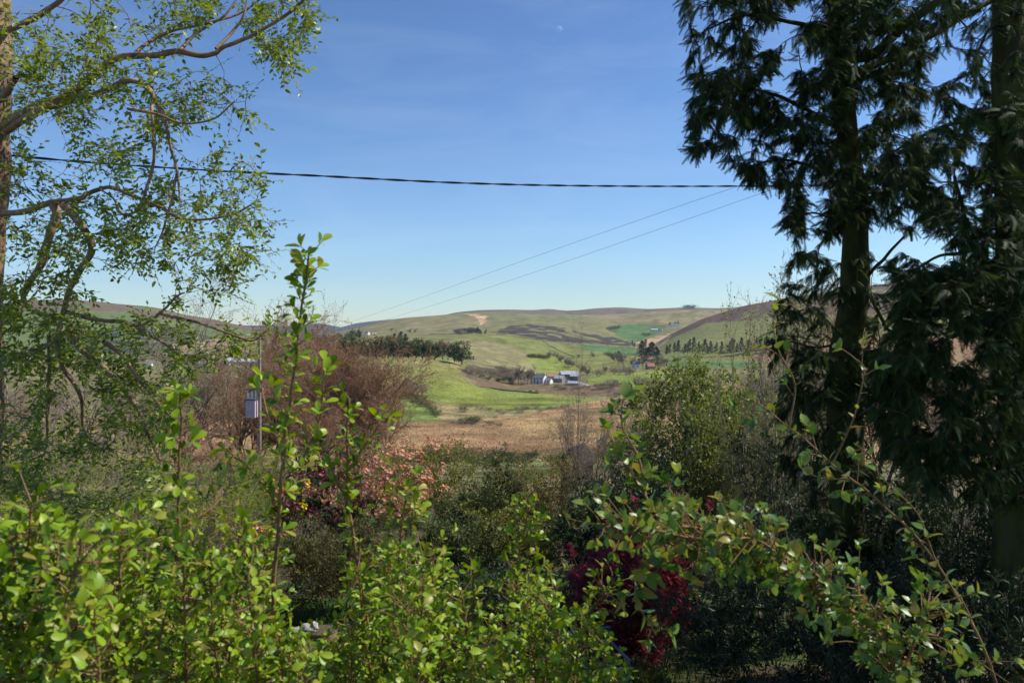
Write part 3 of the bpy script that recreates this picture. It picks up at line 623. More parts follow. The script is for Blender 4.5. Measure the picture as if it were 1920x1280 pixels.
house(at(1040, 713, 590), R(-18), 11, 6, 3, 2.4, M_stone, M_rust, 'long farm building with rust-orange roof behind the farmhouse', 'barn', name='rusty_roofed_barn')
house(at(1050, 716, 575), R(-35), 7, 6, 2.8, 2.0, M_stone, M_tin, 'grey-roofed stone outbuilding in the middle of the farm', 'outbuilding', name='stone_outbuilding')
house(at(1067, 712, 600), R(4), 13, 10, 4.4, 2.2, M_darkbarn, M_tin, 'large dark boarded barn at the centre of the farm', 'barn', name='dark_barn')
house(at(1079, 714, 590), R(-20), 6, 8, 3.6, 1.8, M_darkbarn, M_tin, 'smaller dark shed joined to the right of the large barn', 'barn', name='dark_shed')
house(at(1077, 722, 560), R(-24), 8, 6, 1.6, 1.2, M_tin, M_tin, 'low silver sheet-metal shed in front of the dark barn', 'shed', name='metal_shed')
house(at(1064, 721, 560), R(-24), 2.4, 3, 2.4, .8, M_white, M_slate, 'tiny white shed between the stone outbuilding and the metal shed', 'shed', name='white_shed')
hp = at(1096, 722, 560)
a = np.linspace(0, 1, 9); XX, YYh = np.meshgrid(np.linspace(-5, 5, 17), np.linspace(-3, 3, 11))
ZZ = np.maximum(0, 2.9 * np.clip((5 - XX) / 9, 0, 1) * (1 - (YYh / 3) ** 2) * np.clip((XX + 5) / 1.2, 0, 1)) + .25 * vnoise(3, XX.shape, (5, 8)) - .35
hi_ = np.arange(XX.size).reshape(XX.shape)
o = obj('silage_heap', mesh('silage_heap', np.stack([XX, YYh, ZZ], -1).reshape(-1, 3), np.stack([hi_[:-1, :-1], hi_[:-1, 1:], hi_[1:, 1:], hi_[1:, :-1]], -1).reshape(-1, 4), M_dung), loc=tuple(hp))
o['label'] = 'grey sloping heap at the right end of the farm'; o['category'] = 'heap'
house(at(1192, 690, 700), R(-10), 8, 6, 3.6, 2.6, M_white, M_slate, 'white cottage among the trees of the village wood', 'house', 2, [('f', -2, 1, 1, 1.1), ('f', 2, 1, 1, 1.1)], name='village_cottage')
house(at(1219, 692, 680), R(20), 7, 6, 2.8, 2.6, M_stone, M_redroof, 'red-roofed house right of the white cottage in the village wood', 'house', 1, name='red_roofed_house')
house(at(1220, 678, 760), R(-10), 7, 5, 2.4, 2.2, M_white, M_rust, 'orange-roofed house above the red-roofed house in the wood', 'house', name='orange_roofed_house')
house(at(688, 628, 1300), R(-30), 11, 8, 4.2, 3.6, M_white, M_slate, 'white hillside cottage with slate roof above the far tree belt', 'house', 2, name='hill_cottage')
house(at(703, 629, 1300), R(10), 8, 6, 3, 2.4, M_white, M_rust, 'small pale outbuilding right of the white hillside cottage', 'outbuilding', name='hill_outbuilding')
house(at(1228, 622, 1700), R(5), 22, 9, 4, 3, M_tin, M_tin, 'far grey farm shed on the green field under the right skyline', 'barn', name='far_grey_shed')
house(at(1239, 620, 1700), R(-15), 9, 8, 5, 3.5, M_white, M_slate, 'far white farmhouse at the right end of the grey shed', 'house', name='far_white_house')
house(at(1265, 612, 1900), R(0), 22, 9, 4, 3, M_white, M_slate, 'tiny far house with dark roof at the edge of the right hill', 'house', name='far_dark_roofed_house')
# sheds and houses glimpsed through the bare trees on the left
house(P(462, 684, 720) + [0, 0, 0], R(4), 25, 12, 3.2, 2.3, M_tin, M_blueroof, 'long shed with pale blue roof seen through the bare trees', 'barn', name='long_pale_shed')
house(P(425, 682, 730), R(-8), 9, 8, 3, 2.4, M_white, M_blueroof, 'short pale shed left of the long blue-roofed shed', 'barn', name='short_pale_shed')
house(P(512, 678, 760), R(8), 13, 8, 3.4, 2.0, M_tin, M_blueroof, 'pale roofed shed right of the long shed behind the leafy shoot', 'barn', name='pale_shed')
house(P(536, 673, 800), R(8), 9, 7, 3.4, 2.2, M_white, M_slate, 'white house with dark roof right of the pale sheds', 'house', name='far_village_house')
for k, (x, y, yy, r) in enumerate([(276, 690, 620, 10), (318, 688, 640, -20), (372, 685, 660, 25), (384, 682, 690, -5)]):
    house(P(x, y + 2, yy), R(r), 7, 6, 3.4, 2.2, M_white, M_slate, ['small white house furthest left behind the left tree', 'small white house just right of the leftmost white house', 'white house left of the pale sheds behind bare twigs', 'white house hard against the short pale shed'][k], 'house', name='village_house')

# field walls and fences following the ground
M_wallst = rough_mat('dry_stone', (.15, .15, .09), (.28, .26, .17), .8, .95, .3)
def field_wall(label, pts, ymin, h=.75, w=.9, mat=M_wallst, name='stone_wall', n=24):
    pts = np.array(pts, float); t = np.linspace(0, len(pts) - 1, n); g = np.array([hit(a, b, ymin) for a, b in zip(np.interp(t, range(len(pts)), pts[:, 0]), np.interp(t, range(len(pts)), pts[:, 1]))])
    g[:, 1] = gsmooth(g[:, 1:2], 1.2, 0)[:, 0]; g[:, 2] = [z_valley(x / y * F + 960, y) for x, y in g[:, :2]]
    g[:, 0] = g[:, 0]; d = nrm(np.gradient(g, axis=0)); s = nrm(np.cross(d, [0, 0, 1.])); o0 = g[0].copy(); g = g - o0; k = frng.uniform(.85, 1.15, n)[:, None]
    V = np.stack([g - s * w / 2 - [0, 0, .8], g - s * w / 3 + np.array([0, 0, 1.]) * h * k, g + s * w / 3 + np.array([0, 0, 1.]) * h * k, g + s * w / 2 - [0, 0, .8]], 1).reshape(-1, 3); i = np.arange(4 * n).reshape(n, 4)
    o = obj(name, mesh(name, V, np.concatenate([np.stack([i[:-1, a], i[1:, a], i[1:, a + 1], i[:-1, a + 1]], -1) for a in range(3)]), mat, smooth=False), loc=tuple(o0)); o['label'] = label; o['category'] = 'wall'; o['kind'] = 'thing'
field_wall('dark wall climbing the pasture between the hedge and the heather', [(1012, 636), (1030, 648), (1052, 660), (1078, 670)], 700)
field_wall('long wall along the foot of the heather slope', [(915, 629), (960, 630), (1020, 640), (1090, 648), (1180, 653)], 900)
field_wall('wall below the tan scar running to the conifer clump', [(806, 627), (830, 627), (858, 627)], 1200)
field_wall('wall along the lower edge of the field by the farm barns', [(1112, 724), (1160, 722), (1215, 719)], 500)
field_wall('wall at the upper edge of the bright pasture left of the farm', [(900, 726), (950, 733), (1010, 738)], 440, .9)

# sheep and cattle
M_wool = rough_mat('fleece', (.62, .60, .54), (.75, .73, .68), 9, .95, .3); M_hide = rough_mat('brown_hide', (.16, .07, .03), (.26, .12, .05), 4, .8, 0)
def animal(pos, L, mat, label, cat, rot, group=None):
    def blob(c, r, n=8):
        u = np.linspace(0, 2 * math.pi, n, endpoint=False); v = np.linspace(0, math.pi, 6)
        V = np.array([(c[0] + r[0] * math.sin(b) * math.cos(a), c[1] + r[1] * math.sin(b) * math.sin(a), c[2] + r[2] * math.cos(b)) for b in v for a in u]); i = np.arange(6 * n).reshape(6, n)
        return V, np.stack([i[:-1], np.roll(i[:-1], -1, 1), np.roll(i[1:], -1, 1), i[1:]], -1).reshape(-1, 4)
    s = L
    ps = [blob((0, 0, .55 * s), (.46 * s, .2 * s, .22 * s)), blob((.5 * s, 0, .5 * s), (.15 * s, .08 * s, .1 * s)), blob((.4 * s, 0, .58 * s), (.18 * s, .1 * s, .12 * s))]
    for x in (-.3, .28):
        for y in (-.1, .1): ps.append(tubes(np.array([[(x * s, y * s, -.02), (x * s * 1.02, y * s, .25 * s), (x * s, y * s, .5 * s)]]), np.array([[.03, .035, .07]]) * s, 5))
    o = obj(cat, mesh(cat, *join(ps), mat), loc=tuple(pos)); o.rotation_euler = (0, 0, rot); o['label'] = label; o['category'] = cat
    if group: o['group'] = group
g = hit(1008, 868, 150); animal(g, 1.3, M_wool, 'white sheep standing on the near green edge of the moor', 'sheep', .2)
for x, y, l, rr in [(1006, 737, 'reddish-brown cow lying nearest the farmhouse on the moor edge', .1), (995, 737, 'dark brown cow left of the reddish cow below the farm', 3.0), (1093, 741, 'dark brown cow on the brown strip below the metal shed', .4)]:
    animal(hit(x, y, 440), 2.2, M_hide, l, 'cow', rr, 'cattle below the farm')
for k, x in enumerate((1010, 1035, 1062, 1090, 1150)):
    animal(hit(x, [684, 690, 687, 698, 716][k], 600), 1.3, M_wool, 'tiny white sheep grazing the pastures around the farm', 'sheep', k * 1.3, 'sheep grazing the farm pastures')

# rough straw-coloured grass of the moor
mr = np.random.default_rng(91); n = 40000; mpx = mr.uniform(560, 1560, n); mY = np.exp(mr.uniform(math.log(190), math.log(470), n))
jj = np.clip(np.searchsorted(VY, mY), 1, len(VY) - 1); ii = np.clip(np.round((mpx - VX[0]) / (VX[1] - VX[0])).astype(int), 0, len(VX) - 1); ff = (mY - VY[jj - 1]) / (VY[jj] - VY[jj - 1]); mg = VG[jj - 1, ii] * (1 - ff) + VG[jj, ii] * ff
keep = inpoly(mpx, mg, [(540, 800), (760, 792), (870, 794), (960, 784), (1060, 766), (1115, 754), (1215, 744), (1300, 726), (1560, 700), (1560, 862), (540, 868)]); mpx, mY, mg = mpx[keep], mY[keep], mg[keep]; n = len(mpx)
mo_ = np.stack([(mpx - 960) / F * mY, mY, (HY - mg) / F * mY - .1], -1)
Vm, Fm_ = place((LEAF_TINY[0] * np.array([.8, 1, 1]), LEAF_TINY[1]), mo_, nrm(np.array([0, 0, 1.]) + .9 * rand_unit(mr, n)), rand_unit(mr, n), mr.uniform(.3, .85, n))
o = obj('moor_grass', mesh('moor_grass', Vm, Fm_, leaf_mat('moor_straw', [(.19, .12, .055), (.27, .18, .085), (.33, .23, .115), (.40, .29, .155)], .3, .9, spec=.05), var=np.repeat(mr.random(n), 4)), kind='stuff'); o['label'] = 'rough straw-brown grass covering the moor'; o['category'] = 'grass'

# haze over the valley
hz = obj('haze', mesh('haze', *box_vf(-9500, 9500, -300, 10300, -140, 620), None, smooth=False), kind='stuff')
hm = bpy.data.materials.new('valley_haze'); hm.use_nodes = True; hn = hm.node_tree; hn.nodes.clear()
ho = hn.nodes.new('ShaderNodeOutputMaterial'); hv = hn.nodes.new('ShaderNodeVolumePrincipled')
hv.inputs['Color'].default_value = (.66, .82, 1.0, 1); hv.inputs['Density'].default_value = 4.2e-5; hv.inputs['Anisotropy'].default_value = 0.2
hn.links.new(hv.outputs[0], ho.inputs['Volume']); hz.data.materials.append(hm)

# moon
th = np.linspace(0, math.pi / 2, 9); ph = np.linspace(0, 2 * math.pi, 24, endpoint=False); mp = P(1048, 56, 14000.)
vd = nrm(-mp); mu = nrm(np.cross(vd, [0, 0, 1.])); mv = np.cross(mu, vd); mr_ = 6.2 / F * 14000
MV = np.array([mr_ * (math.cos(a) * vd + math.sin(a) * (math.cos(b) * mu + math.sin(b) * mv)) for a in th for b in ph]); mi = np.arange(9 * 24).reshape(9, 24)
mm, mn, mo = new_mat('moon_dust'); ms1 = mn.nodes.new('ShaderNodeBsdfTransparent'); ms2 = mn.nodes.new('ShaderNodeBsdfDiffuse'); ms2.inputs[0].default_value = (.16, .16, .17, 1)
msa = mn.nodes.new('ShaderNodeAddShader'); mn.links.new(ms1.outputs[0], msa.inputs[0]); mn.links.new(ms2.outputs[0], msa.inputs[1]); mn.links.new(msa.outputs[0], mo.inputs['Surface'])
o = obj('moon', mesh('moon', MV, np.stack([mi[:-1], np.roll(mi[:-1], -1, 1), np.roll(mi[1:], -1, 1), mi[1:]], -1).reshape(-1, 4), mm), loc=tuple(mp)); o['label'] = 'faint white daytime moon in the blue sky'; o['category'] = 'moon'

# ------------------------------------------------------------------ middle distance: bare trees
def gz(x, y): return float(z_garden(x, y)) if y < 58 else z_valley(x / y * F + 960, y)
def foot(px, Y):
    x = (px - 960) / F * Y; return np.array([x, Y, gz(x, Y)])
def bare_variant(seed, wood_mat, twig_mat, bud_mat, stems=4, lv=(8, 6, 6, 6), buds=2, rmin=.0045):
    rng = np.random.default_rng(seed)
    t = rtree(rng, multi(rng, stems, .62, .014, .42, .05), [dict(n=lv[0], ratio=.62, ang=38, tmin=.3, up=.10, jit=.16), dict(n=lv[1], ratio=.52, ang=38, up=.08, jit=.18), dict(n=lv[2], ratio=.5, ang=40, up=.08, jit=.2), dict(n=lv[3], ratio=.5, ang=40, up=.06)], k=4)
    t = fit(t, 1.0, 1.0, zq=98); t = [(a, b) for a, b in t]
    tr = mesh('trunk', *wood(t, lo=0, hi=2, rmin=.003), wood_mat); br = mesh('branches', *wood(t, (5, 4, 4, 3, 3, 3), rmin / 6, lo=2, hi=4), twig_mat)
    pts, rad = t[4]; V1, F1 = tubes(pts[:, ::3][:, :2], np.stack([np.full(len(pts), rmin / 6), np.full(len(pts), rmin / 12)], -1), 3)
    tw = mesh('twigs', V1, F1, twig_mat)
    O, D = along(rng, pts, buds); V, Fq = place(LEAF_TINY, O, nrm(D + .7 * rand_unit(rng, len(O))), rand_unit(rng, len(O)), .0095 * rng.uniform(.6, 1.4, len(O)))
    return [('trunk', tr), ('branches', br), ('twigs', tw), ('buds', mesh('buds', V, Fq, bud_mat, var=np.repeat(rng.random(len(O)), 4)))]
BV = [bare_variant(301, M_bark, M_twig_red, M_bud_red, buds=3), bare_variant(302, M_bark, M_twig_red, M_bud_red, 5, (7, 6, 6, 5), 3), bare_variant(303, M_bark, M_twig_grey, M_bud_brown, 3, (8, 7, 6, 5), 1)]
def bare_tree(v, px, Y, wpx, top, label, rot=0, group='leafless trees across the middle left'):
    b = foot(px, Y); h = P(px, top, Y)[2] - b[2]; w = wpx / F * Y
    o = thing('bare_tree', label, 'tree', b - np.array([0, 0, .05]), group, rot); o.scale = (w, w, h)
    for n, me in BV[v]:
        c = obj(n, me, o)
        if n in ('twigs', 'buds'): c['kind'] = 'stuff'
for a in [(0, 655, 38, 230, 628, 'dense russet leafless tree right of the tall leafy shoot', 0.3), (1, 590, 41, 250, 612, 'russet leafless tree directly behind the tall leafy shoot', 2.1),
          (2, 432, 44, 260, 552, 'tall pale grey leafless tree whose twigs rise highest above the hills', 1.0), (0, 505, 46, 210, 600, 'russet leafless tree behind the box on the pole', 4.0),
          (1, 715, 40, 120, 690, 'low russet leafless bush at the right end of the bare trees', 5.0), (2, 345, 38, 230, 640, 'grey leafless tree left of the box on the pole', 2.6),
          (2, 225, 36, 240, 664, 'grey leafless tree behind the lower branches of the left tree', 0.7), (2, 100, 40, 240, 690, 'grey leafless tree second from the left edge', 3.6),
          (1, 470, 36, 170, 690, 'low russet leafless tree at the foot of the pole', 1.2), (2, -10, 38, 220, 680, 'grey leafless tree cut by the left edge', 5.2),
          (0, 610, 33, 190, 745, 'low russet leafless bush in front of the densest russet tree', 5.6), (2, 160, 28, 210, 780, 'low grey leafless thicket under the left tree', 2.2),
          (2, 40, 27, 200, 800, 'low grey leafless thicket in the left corner under the tree', 4.4), (1, 380, 30, 190, 790, 'low russet leafless thicket left of the pole foot', .4)]:
    bare_tree(*a[:5], a[5], a[6])
for a in [(0, 632, 37, 215, 655, 'dense russet leafless tree filling the middle of the russet group', 3.3), (1, 555, 36.5, 190, 668, 'russet leafless tree just right of the pole', .9), (0, 690, 37, 150, 668, 'rounded russet leafless tree facing the domed pasture', 1.5)]:
    bare_tree(*a[:5], a[5], a[6])
for a in [(2, 1105, 17, 110, 668, 'thin leafless sapling in front of the brown moor', .9), (2, 1190, 21, 110, 705, 'thin leafless sapling behind the bright willow shrub', 2.4)]:
    bare_tree(*a[:5], a[5], a[6], 'thin saplings by the moor')
for a in [(2, 1470, 26, 260, 610, 'leafless brown thicket tree left of the mossy conifer trunk', 1.9), (1, 1640, 28, 280, 560, 'leafless brown thicket tree right of the mossy conifer trunk', .2), (2, 1800, 26, 300, 580, 'leafless brown thicket tree behind the right edge conifer', 3.0)]:
    bare_tree(*a[:5], a[5], a[6], 'leafless thicket behind the conifers')

# ------------------------------------------------------------------ garden shrubs
def shrub(name, label, cat, px, Y, wpx, top, tm, size, mat, seed, stems=9, lv=(7, 6, 5), per=6, spread=.8, wmat=None, dpt=None, up=.35, group=None, ang=42, rmin=.002, tmin=.0, nobj=0, extra=None, fr=1.0, leafname='leaf', zq=95, over=.4):
    rng = np.random.default_rng(seed); b = foot(px, Y); h = max(.3, P(px, top, Y)[2] - b[2]); w = wpx / F * Y
    t = rtree(rng, multi(rng, stems, .7, .0045, spread, .06), [dict(n=lv[0], ratio=.55, ang=ang, tmin=.2, up=.1)] + [dict(n=q, ratio=.5, ang=ang, up=.08, tmin=.2) for q in lv[1:]])
    t = fit(t, w, h, dpt or w, zq); t = [(np.concatenate([a[..., :2], np.where(a[..., 2:] > h, h + (a[..., 2:] - h) * over, a[..., 2:])], -1), r) for a, r in t]; o = thing(name, label, cat, b - np.array([0, 0, .03]), group)
    V, Fq = wood([(a, np.maximum(r * h, rmin)) for a, r in t], (6, 4, 3, 3, 3, 3)); obj('stems', mesh('stems', V, Fq, wmat or M_bark), o)
    O, D = along(rng, t[-1][0], per, tmin); O = O + rng.normal(size=O.shape) * size * .25
    D2 = nrm(D + .9 * rand_unit(rng, len(O)) + np.array([0, 0, .15])); N = nrm(rand_unit(rng, len(O)) + np.array([0, 0, up * 2]))
    foliage(o, np.zeros(3), tm, O, D2, N, size * rng.uniform(.65, 1.35, len(O)), mat, rng)
    if extra:
        for fm, fs, cnt, nm, zmin in extra:
            tips = t[-1][0][:, -1]; lo = np.quantile(tips[:, 2], zmin); c = tips[(tips[:, 2] > lo)]; c = c[rng.permutation(len(c))[:cnt]]
            out = nrm(c - np.array([0, 0, h * .35])); k = 4
            O = np.repeat(c, k, 0) + rng.normal(size=(len(c) * k, 3)) * fs * .55; N = nrm(np.repeat(out, k, 0) + .6 * rand_unit(rng, len(O)))
            Vf, Ff = place(FLOWER, O, nrm(np.cross(N, rand_unit(rng, len(O)))), N, fs * rng.uniform(.7, 1.3, len(O)))
            obj(nm, mesh(nm, Vf, Ff, fm, var=np.repeat(rng.random(len(O)), len(FLOWER[0]))), o, kind='stuff')
    return o
Lw = leaf_mat('willow_leaf', [(.11, .145, .026), (.17, .21, .04), (.26, .28, .065)], .35, .5)
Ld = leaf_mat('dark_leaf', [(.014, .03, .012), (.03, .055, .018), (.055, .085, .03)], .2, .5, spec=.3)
Lo = leaf_mat('olive_leaf', [(.10, .115, .02), (.17, .18, .032), (.26, .25, .05)], .3, .5)
Lb = leaf_mat('bronze_leaf', [(.14, .15, .04), (.19, .19, .045), (.27, .19, .07), (.24, .24, .05)], .35, .5)
Ln = leaf_mat('needle_leaf', [(.05, .07, .025), (.09, .115, .035), (.14, .16, .045)], .15, .6, spec=.2)
Ly = leaf_mat('fresh_leaf', [(.15, .20, .02), (.23, .30, .03), (.32, .37, .05)], .45, .5)
Lh = leaf_mat('heather_leaf', [(.07, .065, .025), (.11, .10, .035), (.15, .15, .045)], .2, .7, spec=.1)
Lr = leaf_mat('crimson_leaf', [(.10, .015, .024), (.17, .03, .04), (.24, .045, .055), (.34, .075, .075)], .4, .5)
Fs = leaf_mat('salmon_flower', [(.56, .24, .11), (.66, .34, .18), (.68, .42, .28), (.55, .24, .25)], .3, .6, spec=.2)
Fm = leaf_mat('magenta_flower', [(.10, .02, .045), (.19, .04, .08), (.36, .12, .12), (.52, .26, .18)], .3, .6, spec=.2)
Fy = leaf_mat('yellow_flower', [(.62, .50, .04), (.70, .58, .08)], .3, .6, spec=.2)
shrub('willow_shrub', 'rounded olive-green willow shrub right of the brown moor', 'shrub', 1290, 15, 245, 748, LEAF_TINY, .060, Lw, 401, 7, (10, 8, 7), 9, .9, zq=84, ang=62, wmat=M_twig_grey)
shrub('willow_shrub', 'smaller olive-green willow shrub right of the larger willow', 'shrub', 1400, 16, 150, 775, LEAF_TINY, .055, Lw, 402, 6, (10, 8, 7), 8, .9, zq=84, ang=62, wmat=M_twig_grey)
shrub('willow_shrub', 'low olive-green willow shrub filling the gap before the conifer', 'shrub', 1475, 13.5, 150, 800, LEAF_TINY, .05, Lw, 425, 6, (9, 7, 6), 8, .9, zq=86, ang=60, wmat=M_twig_grey)
shrub('birch_sapling', 'sparse young birch with upright shoots left of the conifer trunk', 'tree', 1440, 12, 150, 600, LEAF_TINY, .034, Lo, 403, 5, (9, 6, 5), 4, .8, up=.2, zq=90, ang=52, over=.45, wmat=M_twig_grey)
shrub('birch_sapling', 'sparse young birch directly in front of the mossy conifer trunk', 'tree', 1520, 11.5, 110, 560, LEAF_TINY, .032, Lo, 404, 3, (9, 6, 5), 4, .5, up=.2, zq=92, ang=52, over=.45, wmat=M_twig_grey)
shrub('azalea_shrub', 'azalea covered in salmon orange flowers', 'shrub', 748, 19, 205, 846, LEAF_LONG, .07, Lo, 405, 9, (7, 6, 4), 5, .8, extra=[(Fs, .07, 400, 'flowers', .3)])
shrub('rhododendron_shrub', 'rhododendron with dark magenta and pink flowers left of the azalea', 'shrub', 610, 19.5, 170, 874, LEAF_LONG, .09, Ld, 406, 8, (7, 6, 4), 5, .8, extra=[(Fm, .085, 280, 'flowers', .2), (Fs, .07, 120, 'pink_flowers', .6)])
shrub('azalea_shrub', 'small yellow-flowered azalea left of the magenta rhododendron', 'shrub', 540, 19, 60, 908, LEAF_LONG, .06, Ly, 407, 5, (6, 5, 3), 5, .7, extra=[(Fy, .07, 130, 'flowers', .3)])
shrub('azalea_shrub', 'low azalea with a few pink flowers under the leafy shoot', 'shrub', 460, 17, 130, 985, LEAF_LONG, .06, Lo, 408, 6, (6, 5, 4), 5, .8, extra=[(Fs, .06, 50, 'flowers', .4), (Fy, .05, 25, 'yellow_flowers', .5)])
shrub('olive_shrub', 'olive-green shrub behind the azalea against the moor', 'shrub', 800, 23, 190, 842, LEAF_TINY, .06, Lo, 409, 9, (7, 6, 5), 6, .8)
shrub('dwarf_conifer', 'dark bushy dwarf conifer right of the azalea', 'shrub', 895, 17, 140, 925, LEAF_FINE, .10, Ln, 410, 10, (8, 6, 5), 7, .7)
shrub('dwarf_conifer', 'small dark pointed conifer on the moor side of the garden', 'shrub', 952, 19, 70, 862, LEAF_FINE, .09, Ln, 411, 6, (8, 6, 5), 7, .4)
shrub('dwarf_conifer', 'dark low conifer shrub below the azalea blossoms', 'shrub', 850, 14, 150, 985, LEAF_FINE, .09, Ln, 412, 9, (7, 6, 5), 7, .8)
shrub('bronze_shrub', 'yellow-green and bronze spring shrub at the edge of the moor', 'shrub', 1035, 18, 170, 866, LEAF_TINY, .05, Lb, 413, 10, (7, 6, 5), 6, .8)
shrub('olive_shrub', 'olive-green shrub below the bronze spring shrub', 'shrub', 965, 14.5, 170, 960, LEAF_TINY, .05, Lo, 414, 9, (7, 6, 5), 6, .8)
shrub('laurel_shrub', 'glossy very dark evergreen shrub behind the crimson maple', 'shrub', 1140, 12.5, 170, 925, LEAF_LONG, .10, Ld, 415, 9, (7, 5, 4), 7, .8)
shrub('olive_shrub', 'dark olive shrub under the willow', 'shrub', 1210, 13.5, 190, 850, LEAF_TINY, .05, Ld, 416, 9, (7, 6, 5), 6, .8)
shrub('maple_shrub', 'crimson lace-leaved maple shrub behind the arching spray', 'shrub', 1165, 9.6, 165, 1025, STAR, .072, Lr, 417, 8, (7, 5, 4), 4, .9, up=.6)
shrub('maple_shrub', 'dark crimson maple branch showing above the arching spray', 'shrub', 1240, 10.4, 110, 945, STAR, .07, Lr, 424, 5, (6, 4, 3), 4, .9, up=.6)
shrub('heather_shrub', 'brown feathery heather bush above the stump', 'shrub', 625, 13.2, 200, 1000, LEAF_FINE, .07, Lh, 418, 14, (7, 6, 5), 7, .7)
shrub('heather_shrub', 'low brown heather bush right of the stump', 'shrub', 735, 13.6, 120, 1050, LEAF_FINE, .07, Lh, 419, 8, (7, 6, 4), 7, .8)
for i, a in enumerate([('fresh green sparse shrub under the left tree', 230, 15, 260, 850, Ly), ('fresh green shrub at the left edge behind the foreground leaves', 60, 13, 220, 800, Ly), ('sparse green shrub left of the pole foot', 400, 17, 190, 880, Ly),
                       ('olive shrub behind the left foreground leaves', 330, 12, 200, 960, Lo), ('olive thicket low in the left corner', 120, 11, 240, 930, Lo), ('fresh green shrub right of the pole foot', 500, 22, 110, 850, Ly)]):
    shrub('leafy_shrub', a[0], 'shrub', a[1], a[2], a[3], a[4], LEAF_TINY, .036, a[5], 430 + i, 9, (7, 6, 5), 6, .8, wmat=M_twig_grey, up=.4)
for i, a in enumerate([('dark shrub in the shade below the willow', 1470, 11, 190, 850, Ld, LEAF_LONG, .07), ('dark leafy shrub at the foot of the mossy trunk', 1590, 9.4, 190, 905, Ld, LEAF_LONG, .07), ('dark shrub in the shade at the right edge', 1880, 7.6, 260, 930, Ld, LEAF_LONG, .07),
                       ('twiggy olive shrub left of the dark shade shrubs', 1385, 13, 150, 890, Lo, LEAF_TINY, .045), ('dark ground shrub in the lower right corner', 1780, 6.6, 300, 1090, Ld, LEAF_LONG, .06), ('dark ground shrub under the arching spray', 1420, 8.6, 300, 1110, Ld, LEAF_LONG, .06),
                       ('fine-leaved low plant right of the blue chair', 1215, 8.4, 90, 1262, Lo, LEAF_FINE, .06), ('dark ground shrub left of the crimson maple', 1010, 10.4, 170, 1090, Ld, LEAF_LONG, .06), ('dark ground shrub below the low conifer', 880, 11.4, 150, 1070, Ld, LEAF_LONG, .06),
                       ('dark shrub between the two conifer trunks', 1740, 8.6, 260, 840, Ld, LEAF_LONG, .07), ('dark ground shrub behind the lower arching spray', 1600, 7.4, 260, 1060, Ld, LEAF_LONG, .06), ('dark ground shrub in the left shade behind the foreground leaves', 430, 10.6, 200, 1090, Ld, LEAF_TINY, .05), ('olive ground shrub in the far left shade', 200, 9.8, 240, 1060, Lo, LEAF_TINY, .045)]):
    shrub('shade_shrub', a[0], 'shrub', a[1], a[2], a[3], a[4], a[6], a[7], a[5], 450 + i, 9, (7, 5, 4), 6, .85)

# ------------------------------------------------------------------ things in the garden
M_wood = rough_mat('split_wood', (.16, .10, .055), (.33, .22, .13), 5, .85, .5, (8, 8, .6)); M_woodtop = rough_mat('mossy_cut', (.05, .05, .03), (.12, .10, .06), 12, .95, .5)
def stump(pos, r, h, label, seed):
    rng = np.random.default_rng(seed); n = 22; a = np.arange(n) / n * 2 * math.pi; rr = r * (1 + .07 * rng.normal(size=n)); t = thing('tree_stump', label, 'stump', pos, 'stumps in the garden')
    rings = [(-.08, 1.12), (.25 * h, 1.02), (.7 * h, .97), (h, .95)]; V = np.array([(rr[i] * s * math.cos(a[i]), rr[i] * s * math.sin(a[i]), z) for z, s in rings for i in range(n)]); ix = np.arange(4 * n).reshape(4, n)
    obj('bark', mesh('bark', V, np.stack([ix[:-1], np.roll(ix[:-1], -1, 1), np.roll(ix[1:], -1, 1), ix[1:]], -1).reshape(-1, 4), M_wood), t)
    tv = np.array([(rr[i] * s * math.cos(a[i]), rr[i] * s * math.sin(a[i]), h + z + rng.normal() * .006) for s, z in ((1.0, -.002), (.72, .012), (.3, .004)) for i in range(n)] + [(0, 0, h)])
    ix = np.arange(3 * n).reshape(3, n); cap = np.array([(2 * n + i, 2 * n + (i + 1) % n, 3 * n) for i in range(n)])
    obj('cut_face', mesh('cut_face', tv, [np.stack([ix[:-1], np.roll(ix[:-1], -1, 1), np.roll(ix[1:], -1, 1), ix[1:]], -1).reshape(-1, 4), cap], M_woodtop), t)
stump(foot(606, 11.6) * np.array([1, 1, 0]) + np.array([0, 0, P(606, 1212, 11.6)[2]]), .21, .25, 'round weathered tree stump on the shaded lawn', 1)
stump(foot(566, 11.2) * np.array([1, 1, 0]) + np.array([0, 0, P(566, 1220, 11.2)[2]]), .12, .20, 'narrow low stump under the pale stone left of the round stump', 2)
stump(foot(350, 10.6) * np.array([1, 1, 0]) + np.array([0, 0, P(350, 1186, 10.6)[2]]), .08, .30, 'thin wooden post stump in the left shade', 3)
srng = np.random.default_rng(8)
def stone(pos, r, label):
    ps = []
    for c, s in [((-.10, 0, 0), (.09, .09, .08)), ((.06, 0, .07), (.12, .09, .065)), ((.13, 0, .10), (.06, .07, .06))]:
        u = np.linspace(0, 2 * math.pi, 14, endpoint=False); v = np.linspace(.02, math.pi - .02, 9)
        V = np.array([[math.sin(b) * math.cos(a), math.sin(b) * math.sin(a), math.cos(b)] for b in v for a in u]); V *= 1 + .12 * srng.normal(size=(len(V), 1)); V = V * np.array(s) + np.array(c); i = np.arange(9 * 14).reshape(9, 14)
        ps.append((V, np.stack([i[:-1], np.roll(i[:-1], -1, 1), np.roll(i[1:], -1, 1), i[1:]], -1).reshape(-1, 4)))
    o = obj('stone', mesh('stone', *join(ps), rough_mat('pale_stone', (.28, .25, .24), (.62, .59, .56), 9, .9, .5)), loc=tuple(pos)); o['label'] = label; o['category'] = 'stone'
stone(P(571, 1186, 11.2), .2, 'knobbly pale stone resting on the narrow stump')
